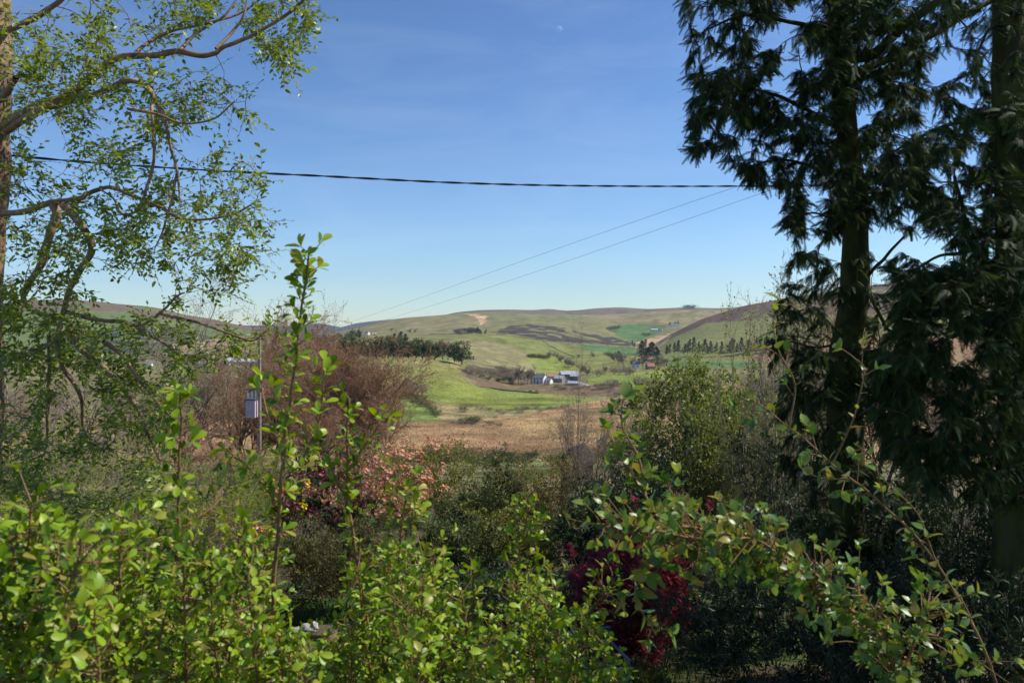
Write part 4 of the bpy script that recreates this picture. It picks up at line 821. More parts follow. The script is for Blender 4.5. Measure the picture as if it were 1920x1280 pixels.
# blue garden chair
M_blue = rough_mat('blue_paint', (.05, .085, .13), (.08, .125, .18), 6, .45, 0, spec=.5)
cb = P(1122, 1330, 8.2); cb[2] = gz(cb[0], cb[1]); ch = thing('garden_chair', 'blue-grey slatted garden chair half hidden by foreground leaves', 'chair', cb, None, R(18))
def barv(p, q, r=.014): return tubes(np.array([[p, ((np.array(p) + np.array(q)) / 2).tolist(), q]], float), np.full((1, 3), r), 6)
top = P(1122, 1236, 8.2)[2] - cb[2]; top = max(.8, top)
for x in (-.24, .24):
    obj('leg', mesh('leg', *barv((x, -.24, 0), (x, -.22, .64)), M_blue), ch); obj('leg', mesh('leg', *barv((x, .24, 0), (x, .26, top)), M_blue), ch)
    obj('armrest', mesh('armrest', *barv((x, -.26, .64), (x, .26, .66), .018), M_blue), ch)
obj('top_rail', mesh('top_rail', *barv((-.25, .26, top), (.25, .26, top), .018), M_blue), ch)
for k in range(6): obj('back_slat', mesh('back_slat', *box_vf(-.2 + k * .08 - .015, -.2 + k * .08 + .015, .25, .262, .45, top - .01), M_blue, smooth=False), ch)
for k in range(6): obj('seat_slat', mesh('seat_slat', *box_vf(-.25, .25, -.24 + k * .085, -.18 + k * .085, .43, .45), M_blue, smooth=False), ch)
# grass on the shaded lawn
rng = np.random.default_rng(77); n = 9000; gxp = rng.uniform(-5.5, 3.0, n); gyp = rng.uniform(8.6, 14.5, n); go = np.stack([gxp, gyp, z_garden(gxp, gyp) - .01], -1)
Lg = leaf_mat('lawn_grass', [(.025, .07, .012), (.045, .10, .018), (.07, .12, .03)], .3, .6)
Vg, Fg = place(LEAF_FINE, go, nrm(np.array([0, 0, 1.]) + .45 * rand_unit(rng, n)), rand_unit(rng, n), rng.uniform(.06, .13, n))
o = obj('lawn_grass', mesh('lawn_grass', Vg, Fg, Lg, var=np.repeat(rng.random(n), 4)), kind='stuff'); o['label'] = 'short dark green grass of the shaded lawn'; o['category'] = 'grass'
M_tar = rough_mat('tarred_boards', (.018, .014, .012), (.035, .028, .024), 4, .8, 0)
# small dark shed roof at the edge of the moor
house(foot(1082, 33) + np.array([0, 0, -.1]), R(62), 1.3, .9, P(1082, 862, 33)[2] - foot(1082, 33)[2], .5, M_tar, M_tar, 'small dark shed with pointed roof beside the thin sapling', 'shed', name='garden_shed', over=.12)
# pole with box
pb_ = foot(487, 33); ptop = P(487, 632, 33)[2] - pb_[2]; po = thing('utility_pole', 'weathered pole carrying a grey-pink box among the bare trees', 'pole', pb_ - np.array([0, 0, .2]))
M_pole = rough_mat('weathered_pole', (.20, .16, .12), (.36, .31, .25), 5, .85, .3, (6, 6, .4)); M_box = rough_mat('mauve_grey_paint', (.50, .39, .42), (.60, .48, .50), 4, .55, 0); M_boxd = rough_mat('dark_grey_metal', (.10, .10, .12), (.16, .155, .17), 4, .5, 0)
obj('post', mesh('post', *tubes(np.array([[(0, 0, 0), (0, 0, ptop / 2), (0, 0, ptop + .2)]]), np.array([[.075, .065, .055]]), 10), M_pole), po)
zb = P(0, 782, 33)[2] - pb_[2] + .2; bxo = obj('box', mesh('box', *box_vf(-.52, -.13, -.22, .18, zb, zb + .72), M_box, smooth=False), po)
obj('lid', mesh('lid', *box_vf(-.55, -.10, -.25, .21, zb + .722, zb + .78), M_boxd, smooth=False), bxo); obj('side_panel', mesh('side_panel', *box_vf(-.57, -.523, -.18, .14, zb + .08, zb + .7), M_boxd, smooth=False), bxo)
obj('crossarm', mesh('crossarm', *box_vf(-.62, .14, -.05, .05, zb + 1.12, zb + 1.19), M_pole, smooth=False), po)
for k in range(3): obj('insulator', mesh('insulator', *tubes(np.array([[(-.48 + k * .16, 0, zb + .78), (-.48 + k * .16, 0, zb + .9), (-.48 + k * .16, 0, zb + 1.12)]]), np.array([[.03, .05, .02]]), 8), M_white), po)

# ------------------------------------------------------------------ near trees
def limb(pts, r0, r1, n=None, sides=8, wob=0, rng=None):
    """pts: (px,py,Y); radii in metres"""
    p = np.array([P(*q) for q in pts]); n = n or len(pts) * 6; c = catmull(p, n)
    if wob: c[1:-1] += gsmooth(rng.normal(size=c.shape), 1.5, 0)[1:-1] * wob
    r = np.linspace(r0, r1, n)
    if rng is not None: r = r * (1 + .10 * gsmooth(rng.normal(size=(n, 1)), 1.2, 0)[:, 0])
    V, Fq = tubes(c[None], r[None], sides); return c, r, V, Fq

def grow(rng, nodes, targets, k=5, sag=.0, bow=.12, order_by=None, maxlen=None):
    """attach every target to the nearest node by a curved shoot; shoots become nodes for later targets"""
    pos = np.empty((len(nodes) + len(targets) * (k - 1), 3)); n = len(nodes); pos[:n] = nodes
    d0 = np.array([np.min(((nodes - t) ** 2).sum(1)) for t in targets]); out = []
    for ti in np.argsort(d0):
        t = targets[ti]; d = ((pos[:n] - t) ** 2).sum(1); j = int(np.argmin(d)); a = pos[j]; L_ = math.sqrt(d[j])
        if maxlen and L_ > maxlen: continue
        m = (a + t) / 2 + rng.normal(size=3) * bow * L_ + np.array([0, 0, sag * L_]); s = np.linspace(0, 1, k)[:, None]
        c = (1 - s) ** 2 * a + 2 * s * (1 - s) * m + s * s * t; c[1:-1] += rng.normal(size=(k - 2, 3)) * .02 * L_
        out.append(c); pos[n:n + k - 1] = c[1:]; n += k - 1
    return np.array(out)

def sample_poly(rng, poly, n, Y0, Y1, clump=.0, seed=1, cell=60):
    poly = np.array(poly, float); lo, hi = poly.min(0), poly.max(0); g = np.random.default_rng(seed).random((80, 80)); out = []
    while len(out) < n:
        q = lo + rng.random((4000, 2)) * (hi - lo); m = inpoly(q[:, 0], q[:, 1], poly.tolist()); q = q[m]
        u = (q - lo) / cell; i = u.astype(int) % 78; f = u - u.astype(int); f = f * f * (3 - 2 * f)
        v = (g[i[:, 0], i[:, 1]] * (1 - f[:, 0]) + g[i[:, 0] + 1, i[:, 1]] * f[:, 0]) * (1 - f[:, 1]) + (g[i[:, 0], i[:, 1] + 1] * (1 - f[:, 0]) + g[i[:, 0] + 1, i[:, 1] + 1] * f[:, 0]) * f[:, 1]
        q = q[v > clump * (.6 + .8 * rng.random(len(v)))]; out += q.tolist()
    out = np.array(out[:n]); Y = rng.uniform(Y0, Y1, n); return np.array([P(a, b, y) for (a, b), y in zip(out, Y)])

# -------- left tree
lrng = np.random.default_rng(21)
M_redbark = rough_mat('peeling_red_bark', (.11, .065, .04), (.50, .33, .22), 7, .6, .5, (1, 1, 1), .3, c3=(.30, .18, .11))
Y0 = 5.2
def yy(*pts, dy=0): return [(a, b, Y0 + (c[0] if c else 0) + dy) for a, b, *c in pts]
trunk_pts = [(-16, -260, 5.6), (-6, 60, 5.5), (-10, 200, 5.5), (-12, 320, 5.5), (-24, 520, 5.5), (-30, 800, 5.5), (-45, 1150, 5.5), (-50, 1500, 5.5)]
limbs = [
    (yy((-5, 248, .3), (25, 224, .2), (70, 200), (130, 178), (165, 150), (205, 116), (235, 106), (290, 104, -.1), (335, 97, -.2), (380, 104, -.2), (405, 100, -.2), (420, 88, -.2), (470, 68, -.3), (510, 45, -.3), (560, 10, -.4), (585, -20, -.4)), .033, .007),
    (yy((5, 250, .3), (60, 216, -.1), (130, 189, -.2), (190, 173, -.2), (240, 152, -.3), (275, 164, -.3), (295, 195, -.4), (310, 230, -.4), (320, 275, -.4), (332, 325, -.4), (338, 375, -.4)), .025, .006),
    (yy((245, 106), (285, 76, .2), (330, 56, .2), (400, 42, .2), (460, 20, .3), (510, -20, .3)), .014, .005),
    (yy((335, 98, -.2), (372, 60, 0), (420, 30, 0), (450, -10, .1)), .013, .005),
    (yy((405, 92, -.2), (440, 55, -.1), (460, 20, -.1), (462, -20, 0)), .011, .004),
    (yy((4, 62, .3), (60, 36, .1), (110, 4, 0), (140, -30, 0)), .024, .012),
    (yy((-14, 192, .2), (8, 178, .1), (30, 146, 0)), .030, .02),
    (yy((-10, 402, .2), (50, 396), (95, 380), (150, 372, -.1), (165, 362, -.1), (205, 352, -.1), (240, 364, -.2), (300, 388, -.2), (345, 411, -.2), (430, 404, -.3), (480, 378, -.3)), .017, .004),
    (yy((98, 380), (106, 400), (98, 425), (86, 462), (78, 492), (58, 525), (44, 552, .1), (55, 578, .1), (92, 594, .1), (130, 600, .1)), .025, .009),
    (yy((118, 384, -.1), (150, 420, -.2), (172, 465, -.2), (150, 506, -.2), (130, 545, -.1), (118, 592, 0), (108, 640, 0), (118, 690, 0), (150, 735, 0)), .02, .008),
    (yy((120, 584), (180, 598, -.1), (230, 604, -.1), (255, 613, -.2), (300, 588, -.2), (330, 556, -.3), (346, 548, -.3)), .012, .004),
    (yy((300, 588, -.2), (360, 602, -.3), (420, 622, -.3), (470, 640, -.4), (500, 620, -.4)), .008, .003),
    (yy((255, 613, -.2), (300, 640, -.2), (330, 660, -.1)), .008, .004),
    (yy((128, 610), (150, 652), (190, 686, -.1), (226, 722, -.1), (262, 772, -.2), (280, 820, -.2), (300, 862, -.2)), .017, .006),
    (yy((195, 640), (230, 668, -.2), (256, 705, -.2), (290, 748, -.3), (330, 790, -.3)), .011, .004),
    (yy((92, 630), (92, 720, .1), (89, 780, .1), (86, 838, .1), (60, 900, .1)), .010, .004),
    (yy((-15, 678, .2), (50, 664), (100, 640), (140, 604)), .016, .007),
    (yy((284, 196, -.3), (290, 290, -.4), (276, 350, -.4), (258, 395, -.4), (226, 400, -.4), (214, 374, -.3), (188, 354, -.2)), .009, .004),
    (yy((332, 325, -.4), (322, 372, -.4), (308, 425, -.4), (290, 470, -.4)), .008, .003),
    (yy((240, 204, -.4), (300, 215, -.5), (345, 232, -.5), (400, 222, -.6), (440, 190, -.6)), .007, .003),
    (yy((118, 690), (150, 740, .1), (155, 800, .2)), .012, .006),
]
tree_pos = np.array([P(-50, 1400, 5.5)[0], 5.5, gz(P(-50, 1400, 5.5)[0], 5.5)])
lt = thing('crooked_tree', 'crooked red-barked tree with small fresh leaves along the left side', 'tree', tree_pos)
c, r, V, Fq = limb(trunk_pts, .085, .13, 60, 12, .006, lrng); obj('trunk', mesh('trunk', V - tree_pos, Fq, M_redbark), lt)
tr_r = None; nodes = [c]
for li, (pts, r0, r1) in enumerate(limbs):
    if li >= 7: r0, r1 = r0 * 1.3, r1 * 1.3
    c, r, V, Fq = limb(pts, r0, r1, len(pts) * 7, 8, .004, lrng); nodes.append(c[3:]); obj('limb', mesh('limb', V - tree_pos, Fq, M_redbark), lt)
polyA = [(0, -40), (590, -40), (588, 40), (548, 140), (500, 120), (440, 105), (395, 150), (430, 175), (478, 225), (472, 250), (420, 205), (340, 230), (395, 280), (440, 320), (488, 320), (480, 400), (512, 422), (440, 450), (505, 480), (450, 500), (440, 540), (400, 560), (330, 590), (0, 610)]
polyB = [(0, 590), (250, 590), (400, 610), (500, 640), (420, 680), (330, 720), (330, 860), (300, 960), (100, 980), (0, 950)]
T = np.vstack([sample_poly(lrng, polyA, 660, Y0 - .7, Y0 + .6, .42, 3, 48), sample_poly(lrng, polyB, 480, Y0 - .5, Y0 + .7, .40, 4, 48)])
edge = np.array([(586, 30), (590, 5), (575, 45), (548, 100), (545, 140), (535, 120), (520, 100), (552, 60), (470, 240), (475, 215), (460, 190), (420, 160), (440, 175), (430, 165), (450, 215), (490, 330), (488, 350), (480, 385), (512, 424), (495, 415), (470, 420), (510, 480), (500, 470), (480, 488), (465, 495), (440, 520), (425, 545), (440, 300), (425, 285), (500, 610), (530, 600), (490, 635), (520, 615)], float)
T = np.vstack([T, np.array([P(a, b, Y0 - .3 + .2 * lrng.normal()) for a, b in edge])])
sh = grow(lrng, np.concatenate(nodes), T, 6, .10, .14)
L_ = np.linalg.norm(np.diff(sh, axis=1), axis=2).sum(1)
V, Fq = tubes(sh, (.0016 + .0075 * np.minimum(L_, .6))[:, None] * np.linspace(1, .35, 6)[None], 5); obj('twigs', mesh('twigs', V - tree_pos, Fq, rough_mat('red_twig', (.10, .06, .04), (.28, .18, .12), 12, .7, 0)), lt, kind='stuff')
# side sprays of each shoot, leaves in two ranks
def sprays(rng, sh, nside, lmin, lmax, per, droop=.15, tmin=.25):
    n, k, _ = sh.shape; out = [sh[:, -3:]]
    O, D = along(rng, sh, nside, tmin); u = nrm(np.cross(D, rand_unit(rng, len(O)))); d = nrm(D * .75 + u * .8 + np.array([0, 0, -.1])); L = rng.uniform(lmin, lmax, len(O))[:, None]
    a = O; b = O + d * L * .5; c = b + nrm(d + np.array([0, 0, -droop]) + .25 * rand_unit(rng, len(O))) * L * .5
    return np.stack([a, b, c], 1)
sp = sprays(lrng, sh, 3, .08, .22, 0)
V, Fq = tubes(sp, np.array([[.0016, .0012, .0007]]).repeat(len(sp), 0), 3); obj('twiglets', mesh('twiglets', V - tree_pos, Fq, M_twig_grey), lt, kind='stuff')
def two_rank(rng, sp, per, ang=.9):
    n = len(sp); t = (np.arange(per) + .5) / per * .999; O = []; D = []; N = []
    pl = nrm(np.cross(nrm(sp[:, -1] - sp[:, 0]), nrm(np.array([0, 0, 1.]) + .6 * rand_unit(rng, n))))
    k = sp.shape[1] - 1
    for j in range(per):
        x = t[j] * k; i = int(x); f = x - i; p = sp[:, i] * (1 - f) + sp[:, i + 1] * f; d = nrm(sp[:, i + 1] - sp[:, i]); s = 1 if j % 2 else -1
        O.append(p); D.append(nrm(d * .7 + s * ang * pl + .25 * rand_unit(rng, n))); N.append(nrm(np.cross(pl, d) * 1.0 + .5 * rand_unit(rng, n)))
    O, D, N = np.concatenate(O), np.concatenate(D), np.concatenate(N); N = np.where(N[:, 2:] < 0, -N, N); return O, D, N
L_tree = leaf_mat('young_tree_leaf', [(.08, .12, .012), (.14, .21, .018), (.20, .28, .025), (.27, .33, .035)], .34, .4, spec=.5)
LEAF_MID = leaf_tmpl([0, .25, .6, 1], [.04, .42, .46, .04], .25, .15)
O, D, N = two_rank(lrng, sp, 6); O2, D2, N2 = two_rank(lrng, sh[:, -3:], 4)
O, D, N = np.concatenate([O, O2]), np.concatenate([D, D2]), np.concatenate([N, N2])
print('left tree leaves', len(O))
foliage(lt, tree_pos, LEAF_MID, O, D, N,   .037 * lrng.uniform(.55, 1.25, len(O)), L_tree, lrng, nobj=200)

# -------- conifers on the right
M_moss = rough_mat('mossy_bark', (.030, .022, .014), (.085, .062, .04), 5, .95, .8, (1, 1, .35), .1, c3=(.07, .075, .02))
M_conw = rough_mat('conifer_twig', (.035, .025, .018), (.09, .065, .045), 7, .9, 0, spec=.1)
L_con = leaf_mat('conifer_spray', [(.012, .024, .008), (.022, .042, .012), (.036, .062, .016), (.055, .082, .02)], .22, .6, spec=.12)
crng = np.random.default_rng(31)
def conifer(label, trunk, r0, r1, limbs, polys, seed, droop=.55, nf=10, size=.165):
    rng = np.random.default_rng(seed); b = P(*trunk[-1]); b[2] = gz(b[0], b[1]) ; t = thing('conifer_tree', label, 'tree', b - np.array([0, 0, .1]), 'conifers on the right'); org = b - np.array([0, 0, .1])
    c, r, V, Fq = limb(trunk, r0, r1, 70, 14, .012, rng); obj('trunk', mesh('trunk', V - org, Fq, M_moss), t); nodes = [c]
    for pts, a, e in limbs:
        cc, _, V, Fq = limb(pts, a, e, len(pts) * 7, 8, .01, rng); nodes.append(cc); obj('limb', mesh('limb', V - org, Fq, M_moss), t)
    T = np.vstack([sample_poly(rng, pl, n, ya, yb, cl, seed + i, ce) for i, (pl, n, ya, yb, cl, ce) in enumerate(polys)])
    sh = grow(rng, np.concatenate(nodes), T, 6, .06, .10)
    L_ = np.linalg.norm(np.diff(sh, axis=1), axis=2).sum(1); V, Fq = tubes(sh, (.004 + .009 * np.minimum(L_, 1.5))[:, None] * np.linspace(1, .3, 6)[None], 5); obj('branches', mesh('branches', V - org, Fq, M_conw), t, kind='stuff')
    O, D = along(rng, sh, nf, .25); D = nrm(D * .6 + .55 * rand_unit(rng, len(O)) * np.array([1, 1, .4]) + np.array([0, 0, -droop])); N = nrm(rand_unit(rng, len(O)) + np.array([0, 0, .9]))
    tips = sh[:, -1]; O = np.concatenate([O, tips]); D = np.concatenate([D, nrm(nrm(sh[:, -1] - sh[:, -2]) * np.array([1, 1, .5]) + np.array([0, 0, -droop]))]); N = np.concatenate([N, nrm(rand_unit(rng, len(tips)) * .5 + np.array([0, 0, 1.]))])
    foliage(t, org, FROND, O, D, N, size * rng.uniform(.5, 1.3, len(O)), L_con, rng, name='needles')
    print('conifer', label[:20], len(O))
    return t
t1 = [(1555, -1500, 9.2), (1562, -500, 9.1), (1568, 0, 9), (1582, 180, 9), (1597, 330, 9), (1603, 430, 9), (1600, 540, 9), (1592, 620, 9), (1580, 700, 9), (1585, 900, 9), (1590, 1080, 9), (1592, 1300, 9)]
conifer('tall conifer with mossy trunk and drooping dark sprays, left of two', t1, .07, .22, [
    ([(1585, 110, 9), (1640, 100, 8.8), (1690, 55, 8.6), (1740, 15, 8.4), (1800, -40, 8.2)], .07, .04), ([(1590, 140, 9), (1660, 115, 9.2), (1730, 75, 9.4), (1800, 35, 9.6), (1880, -10, 9.8)], .05, .03),
    ([(1605, 560, 9), (1625, 520, 8.9), (1660, 480, 8.8), (1700, 440, 8.7)], .03, .012), ([(1608, 520, 9), (1640, 570, 8.8), (1670, 620, 8.6), (1720, 600, 8.5), (1760, 560, 8.4)], .022, .01),
    ([(1585, 250, 9), (1500, 200, 8.8), (1420, 170, 8.6), (1350, 180, 8.5)], .03, .008), ([(1575, 60, 9), (1480, 40, 8.7), (1390, 30, 8.5), (1320, 60, 8.4)], .03, .008), ([(1598, 330, 9), (1520, 310, 8.8), (1450, 300, 8.6), (1390, 320, 8.5)], .025, .007),
    ([(1690, 160, 9.1), (1700, 210, 9.2), (1722, 150, 9.2)], .012, .008), ([(1600, 640, 9), (1530, 650, 8.8), (1480, 640, 8.6), (1430, 650, 8.5)], .015, .005), ([(1597, 420, 9), (1520, 400, 8.8), (1480, 420, 8.6)], .015, .005)],
    [([(1272, -60), (1286, 60), (1300, 140), (1290, 200), (1300, 285), (1372, 300), (1400, 335), (1465, 360), (1475, 430), (1540, 450), (1620, 420), (1700, 330), (1740, 100), (1700, -60)], 1350, 7.8, 10.2, .30, 42),
     ([(1700, -60), (1740, 100), (1700, 330), (1640, 420), (1760, 440), (1920, 400), (1960, -60)], 330, 8.6, 10.5, .44, 60),
     ([(1490, 470), (1580, 440), (1700, 500), (1720, 720), (1560, 860), (1470, 820), (1430, 650)], 230, 8.2, 9.8, .38, 50),
     ([(1490, 640), (1700, 620), (1770, 1020), (1650, 1120), (1500, 1000), (1450, 800)], 300, 8.0, 9.4, .36, 50),
     ([(1300, -60), (1330, -500), (1450, -1100), (1560, -1500), (1700, -1000), (1900, -500), (1960, -60)], 420, 7.6, 10.6, .2, 90)], 501)
t2 = [(1840, -1800, 7.2), (1870, -600, 7.1), (1888, 0, 7), (1900, 300, 7), (1908, 600, 7), (1910, 900, 7), (1912, 1200, 7), (1914, 1500, 7)]
conifer('dark conifer trunk cut by the right edge with hanging sprays', t2, .08, .23, [
    ([(1895, 250, 7), (1800, 230, 7), (1720, 260, 7.1), (1650, 300, 7.2)], .025, .007), ([(1900, 420, 7), (1820, 470, 7), (1760, 480, 7.1), (1690, 520, 7.2)], .025, .007), ([(1905, 600, 7), (1830, 620, 6.8), (1760, 640, 6.7), (1690, 680, 6.6)], .025, .007),
    ([(1880, 40, 7), (1850, 60, 6.8), (1830, 110, 6.7)], .02, .007), ([(1905, 760, 7), (1820, 790, 6.8), (1740, 830, 6.7)], .02, .006), ([(1780, 620, 7.6), (1810, 450, 7.6), (1790, 330, 7.7)], .025, .015)],
    [([(1660, 280), (1800, 200), (1960, 150), (1960, 520), (1700, 560), (1640, 420)], 430, 6.2, 7.9, .42, 60), ([(1690, 520), (1960, 480), (1960, 960), (1700, 900), (1620, 780)], 760, 6.0, 7.8, .28, 60),
     ([(1720, -60), (1960, -60), (1960, 200), (1820, 120)], 60, 6.2, 7.8, .3, 60), ([(1620, -1300), (2000, -1800), (2300, -1000), (2300, 900), (1960, 960), (1960, -60), (1720, -60)], 420, 5.8, 8.6, .2, 90)], 502, size=.155)

# ------------------------------------------------------------------ foreground shrubs
M_stem = rough_mat('orange_brown_stem', (.13, .075, .035), (.34, .20, .09), 9, .7, .2, (1, 1, .4))
L_fg = leaf_mat('glossy_shrub_leaf', [(.045, .09, .006), (.10, .18, .008), (.16, .26, .009), (.19, .31, .010), (.24, .35, .013), (.28, .36, .018), (.28, .22, .05)], .24, .42, spec=.35)
L_cas = leaf_mat('spray_leaf', [(.05, .11, .022), (.08, .16, .03), (.11, .21, .035), (.14, .22, .035), (.17, .25, .04), (.20, .27, .045), (.24, .28, .05), (.34, .20, .035)], .28, .4, spec=.45)
def shoot_shrub(label, name, px0, shoots, rng, mat, tm, size, spacing, base_Y, nobj, spur=.5, spur_len=.05, group=None, rs=(.0055, .002), start=.12, cat='shrub', rosette=4):
    b = np.array([(px0 - 960) / F * base_Y, base_Y, 0]); b[2] = gz(b[0], b[1]); t = thing(name, label, cat, b, group); Vs = []; OO = []; DD = []; NN = []; SS = []
    for pts in shoots:
        thin = pts[0] == 'thin'; pts = pts[1:] if thin else pts
        sz = size * (1.38 if thin else 1); spc = spacing * (2.0 if thin else 1); spl = spur_len * (.5 if thin else 1)
        p = np.array([P(*q) for q in pts]); L = np.linalg.norm(np.diff(p, axis=0), axis=1).sum(); n = max(6, int(L / .025)); c = catmull(p, n); c[1:-1] += gsmooth(rng.normal(size=c.shape), 1.2, 0)[1:-1] * .004
        Vs.append(tubes(c[None], np.linspace(*rs, n)[None] * min(1.3, .6 + L * .5), 6))
        m = int(L / spc); s = np.clip((start + (1 - start) * (np.arange(m) + rng.random(m) * .5) / max(m, 1)), 0, .999) * (n - 1); i = s.astype(int); f = (s - i)[:, None]
        i = np.minimum(i, n - 2); q = c[i] * (1 - f) + c[i + 1] * f; d = nrm(c[i + 1] - c[i]); az = np.arange(m) * 2.4 + rng.random(m) * .6
        ref = nrm(np.cross(d, np.array([.3, .9, .1]))); v = np.cross(d, ref); rad = np.cos(az)[:, None] * ref + np.sin(az)[:, None] * v
        sp = rng.random(m) < spur
        # single leaves on the shoot
        k = ~sp; OO.append(q[k]); DD.append(nrm(d[k] * .75 + rad[k] + .2 * rand_unit(rng, k.sum()))); NN.append(nrm(d[k] * .9 - rad[k] * .35 + np.array([0, 0, .5]) + .35 * rand_unit(rng, k.sum()))); SS.append(sz * rng.uniform(.45, 1.35, k.sum()))
        # short spurs ending in a rosette
        ns = sp.sum()
        if ns:
            ln = spl * rng.uniform(.4, 1.8, ns)[:, None]; e = q[sp] + nrm(d[sp] * .8 + rad[sp] + .3 * rand_unit(rng, ns)) * ln; Vs.append(tubes(np.stack([q[sp], (q[sp] + e) / 2 + rng.normal(size=e.shape) * .003, e], 1), np.array([[.0018, .0014, .001]]).repeat(ns, 0), 4))
            for w in range(rosette):
                a = w * 2 * math.pi / rosette + rng.random(ns) * .8; dr = nrm(e - q[sp]); r2 = nrm(np.cross(dr, np.array([.2, .3, .9]))); v2 = np.cross(dr, r2); rd = np.cos(a)[:, None] * r2 + np.sin(a)[:, None] * v2
                OO.append(e - dr * ln * .25 * rng.random((ns, 1))); DD.append(nrm(dr * .9 + rd * .9 + np.array([0, 0, .25]) + .25 * rand_unit(rng, ns))); NN.append(nrm(dr - rd * .5 + np.array([0, 0, .6]) + .3 * rand_unit(rng, ns))); SS.append(sz * rng.uniform(.45, 1.3, ns))
    V, Fq = join(Vs); obj('stems', mesh('stems', V - b, Fq, M_stem), t)
    O, D, N, S = np.concatenate(OO), np.concatenate(DD), np.concatenate(NN), np.concatenate(SS); print(name, label[:24], len(O))
    foliage(t, b, tm, O, D, N, S, mat, rng, nobj=nobj)
env_x = [-40, 0, 60, 150, 230, 300, 360, 430, 500, 535, 550, 645, 660, 680, 740, 780, 830, 900, 960, 1000, 1050, 1100, 1150, 1200]
env_y = [930, 945, 935, 1010, 960, 960, 990, 960, 990, 1060, 1150, 1165, 1070, 1050, 980, 990, 1060, 1090, 1030, 1000, 1080, 1120, 1200, 1300]
def fill(rng, x0, x1, n, Ya, Yb, lean=30):
    out = []
    for k in range(n):
        x = x0 + (x1 - x0) * (k + rng.random()) / n; Y = rng.uniform(Ya, Yb); top = np.interp(x, env_x, env_y) + abs(rng.normal()) * 110 + 45 * rng.random(); bot = 1420 + rng.uniform(-40, 60)
        l = rng.normal() * lean; out.append([(x - l, bot, Y + .15), (x - l * .4 + rng.normal() * 8, (bot + top) / 2, Y + .05), (x + l * .3, top, Y - rng.uniform(0, .12))])
    return out
fr = np.random.default_rng(61)
G = 'glossy shrubs along the foreground'
shoot_shrub('bright glossy-leaved shrub filling the bottom left corner', 'glossy_shrub', 90, fill(fr, -60, 240, 27, 1.35, 2.3) + [[(30, 1400, 1.7), (45, 1150, 1.6), (60, 940, 1.5)], [(180, 1400, 1.9), (215, 1150, 1.8), (235, 960, 1.75)]], fr, L_fg, LEAF_OBOV, .026, .0075, 1.9, 170, .68, group=G)
shoot_shrub('bright glossy-leaved shrub with two tall shoots, one rising into the sky', 'glossy_shrub', 430, fill(fr, 240, 600, 28, 1.7, 2.8) + [
    ['thin', (505, 1420, 2.3), (510, 1180, 2.25), (520, 980, 2.2), (535, 820, 2.15), (552, 690, 2.1), (568, 560, 2.05), (580, 466, 2.0)], ['thin', (318, 1420, 2.1), (326, 1180, 2.05), (331, 1000, 2.0), (334, 860, 1.95), (338, 728, 1.9)],
    ['thin', (520, 980, 2.2), (560, 880, 2.25), (600, 780, 2.3), (610, 670, 2.3)], ['thin', (520, 940, 2.2), (470, 880, 2.2), (425, 840, 2.15)], [(330, 1000, 2.0), (400, 950, 2.05), (440, 900, 2.1)], ['thin', (530, 860, 2.15), (500, 780, 2.2), (490, 700, 2.25)]], fr, L_fg, LEAF_OBOV, .026, .0075, 2.2, 200, .65, group=G)
shoot_shrub('bright glossy-leaved shrub in front of the azalea', 'glossy_shrub', 700, fill(fr, 560, 860, 25, 1.8, 2.9) + [['thin', (680, 1420, 2.4), (690, 1200, 2.4), (660, 1000, 2.4), (650, 860, 2.4), (655, 745, 2.4)], [(745, 1420, 2.2), (745, 1180, 2.2), (750, 1020, 2.2), (765, 900, 2.15)], ['thin', (655, 880, 2.4), (690, 830, 2.4), (728, 770, 2.4)], ['thin', (660, 960, 2.4), (620, 880, 2.4), (600, 830, 2.4)], [(820, 1400, 2.2), (815, 1200, 2.2), (810, 1020, 2.2)]], fr, L_fg, LEAF_OBOV, .026, .0075, 2.4, 170, .68, group=G)
shoot_shrub('bright glossy-leaved shrub left of the crimson maple', 'glossy_shrub', 990, fill(fr, 860, 1180, 24, 1.9, 3.0) + [[(960, 1420, 2.4), (965, 1180, 2.4), (975, 1040, 2.4), (992, 950, 2.35)], [(1060, 1400, 2.3), (1095, 1180, 2.3), (1150, 1090, 2.25)], [(1090, 1400, 2.2), (1110, 1260, 2.2), (1120, 1180, 2.2)], [(870, 1400, 2.3), (880, 1200, 2.3), (890, 1060, 2.3)]], fr, L_fg, LEAF_OBOV, .026, .0075, 2.5, 170, .68, group=G)
# arching sprays on the right
S = 2.15
casc = [[(1720, 1430, S), (1690, 1290, S), (1650, 1225, S), (1580, 1150, S - .05), (1500, 1092, S - .1), (1400, 1045, S - .1), (1300, 1010, S - .15), (1200, 985, S - .15), (1150, 985, S - .15)],
        ['thin', (1500, 1092, S), (1400, 1000, S), (1300, 960, S), (1240, 900, S)], [(1560, 1130, S), (1480, 1060, S - .15), (1420, 1015, S - .2), (1350, 1000, S - .2)],
        ['thin', (1300, 1010, S), (1250, 980, S + .1), (1210, 930, S + .15), (1175, 870, S + .2), (1140, 815, S + .2)], ['thin', (1210, 930, S + .15), (1200, 860, S + .2), (1170, 800, S + .2), (1168, 745, S + .2)],
        [(1620, 1190, S), (1560, 1120, S + .1), (1540, 1060, S + .1), (1500, 1050, S + .1)], [(1650, 1225, S), (1640, 1150, S - .1), (1600, 1100, S - .1)], ['thin', (1300, 1010, S), (1220, 1060, S), (1190, 1120, S - .05), (1230, 1190, S - .05)],
        [(1450, 1066, S), (1380, 1030, S + .1), (1300, 1035, S + .1), (1240, 1030, S + .1)], [(1690, 1290, S), (1720, 1180, S - .1), (1745, 1130, S - .1)], [(1650, 1225, S), (1720, 1190, S), (1780, 1200, S), (1850, 1250, S)]]
cr = np.random.default_rng(62)
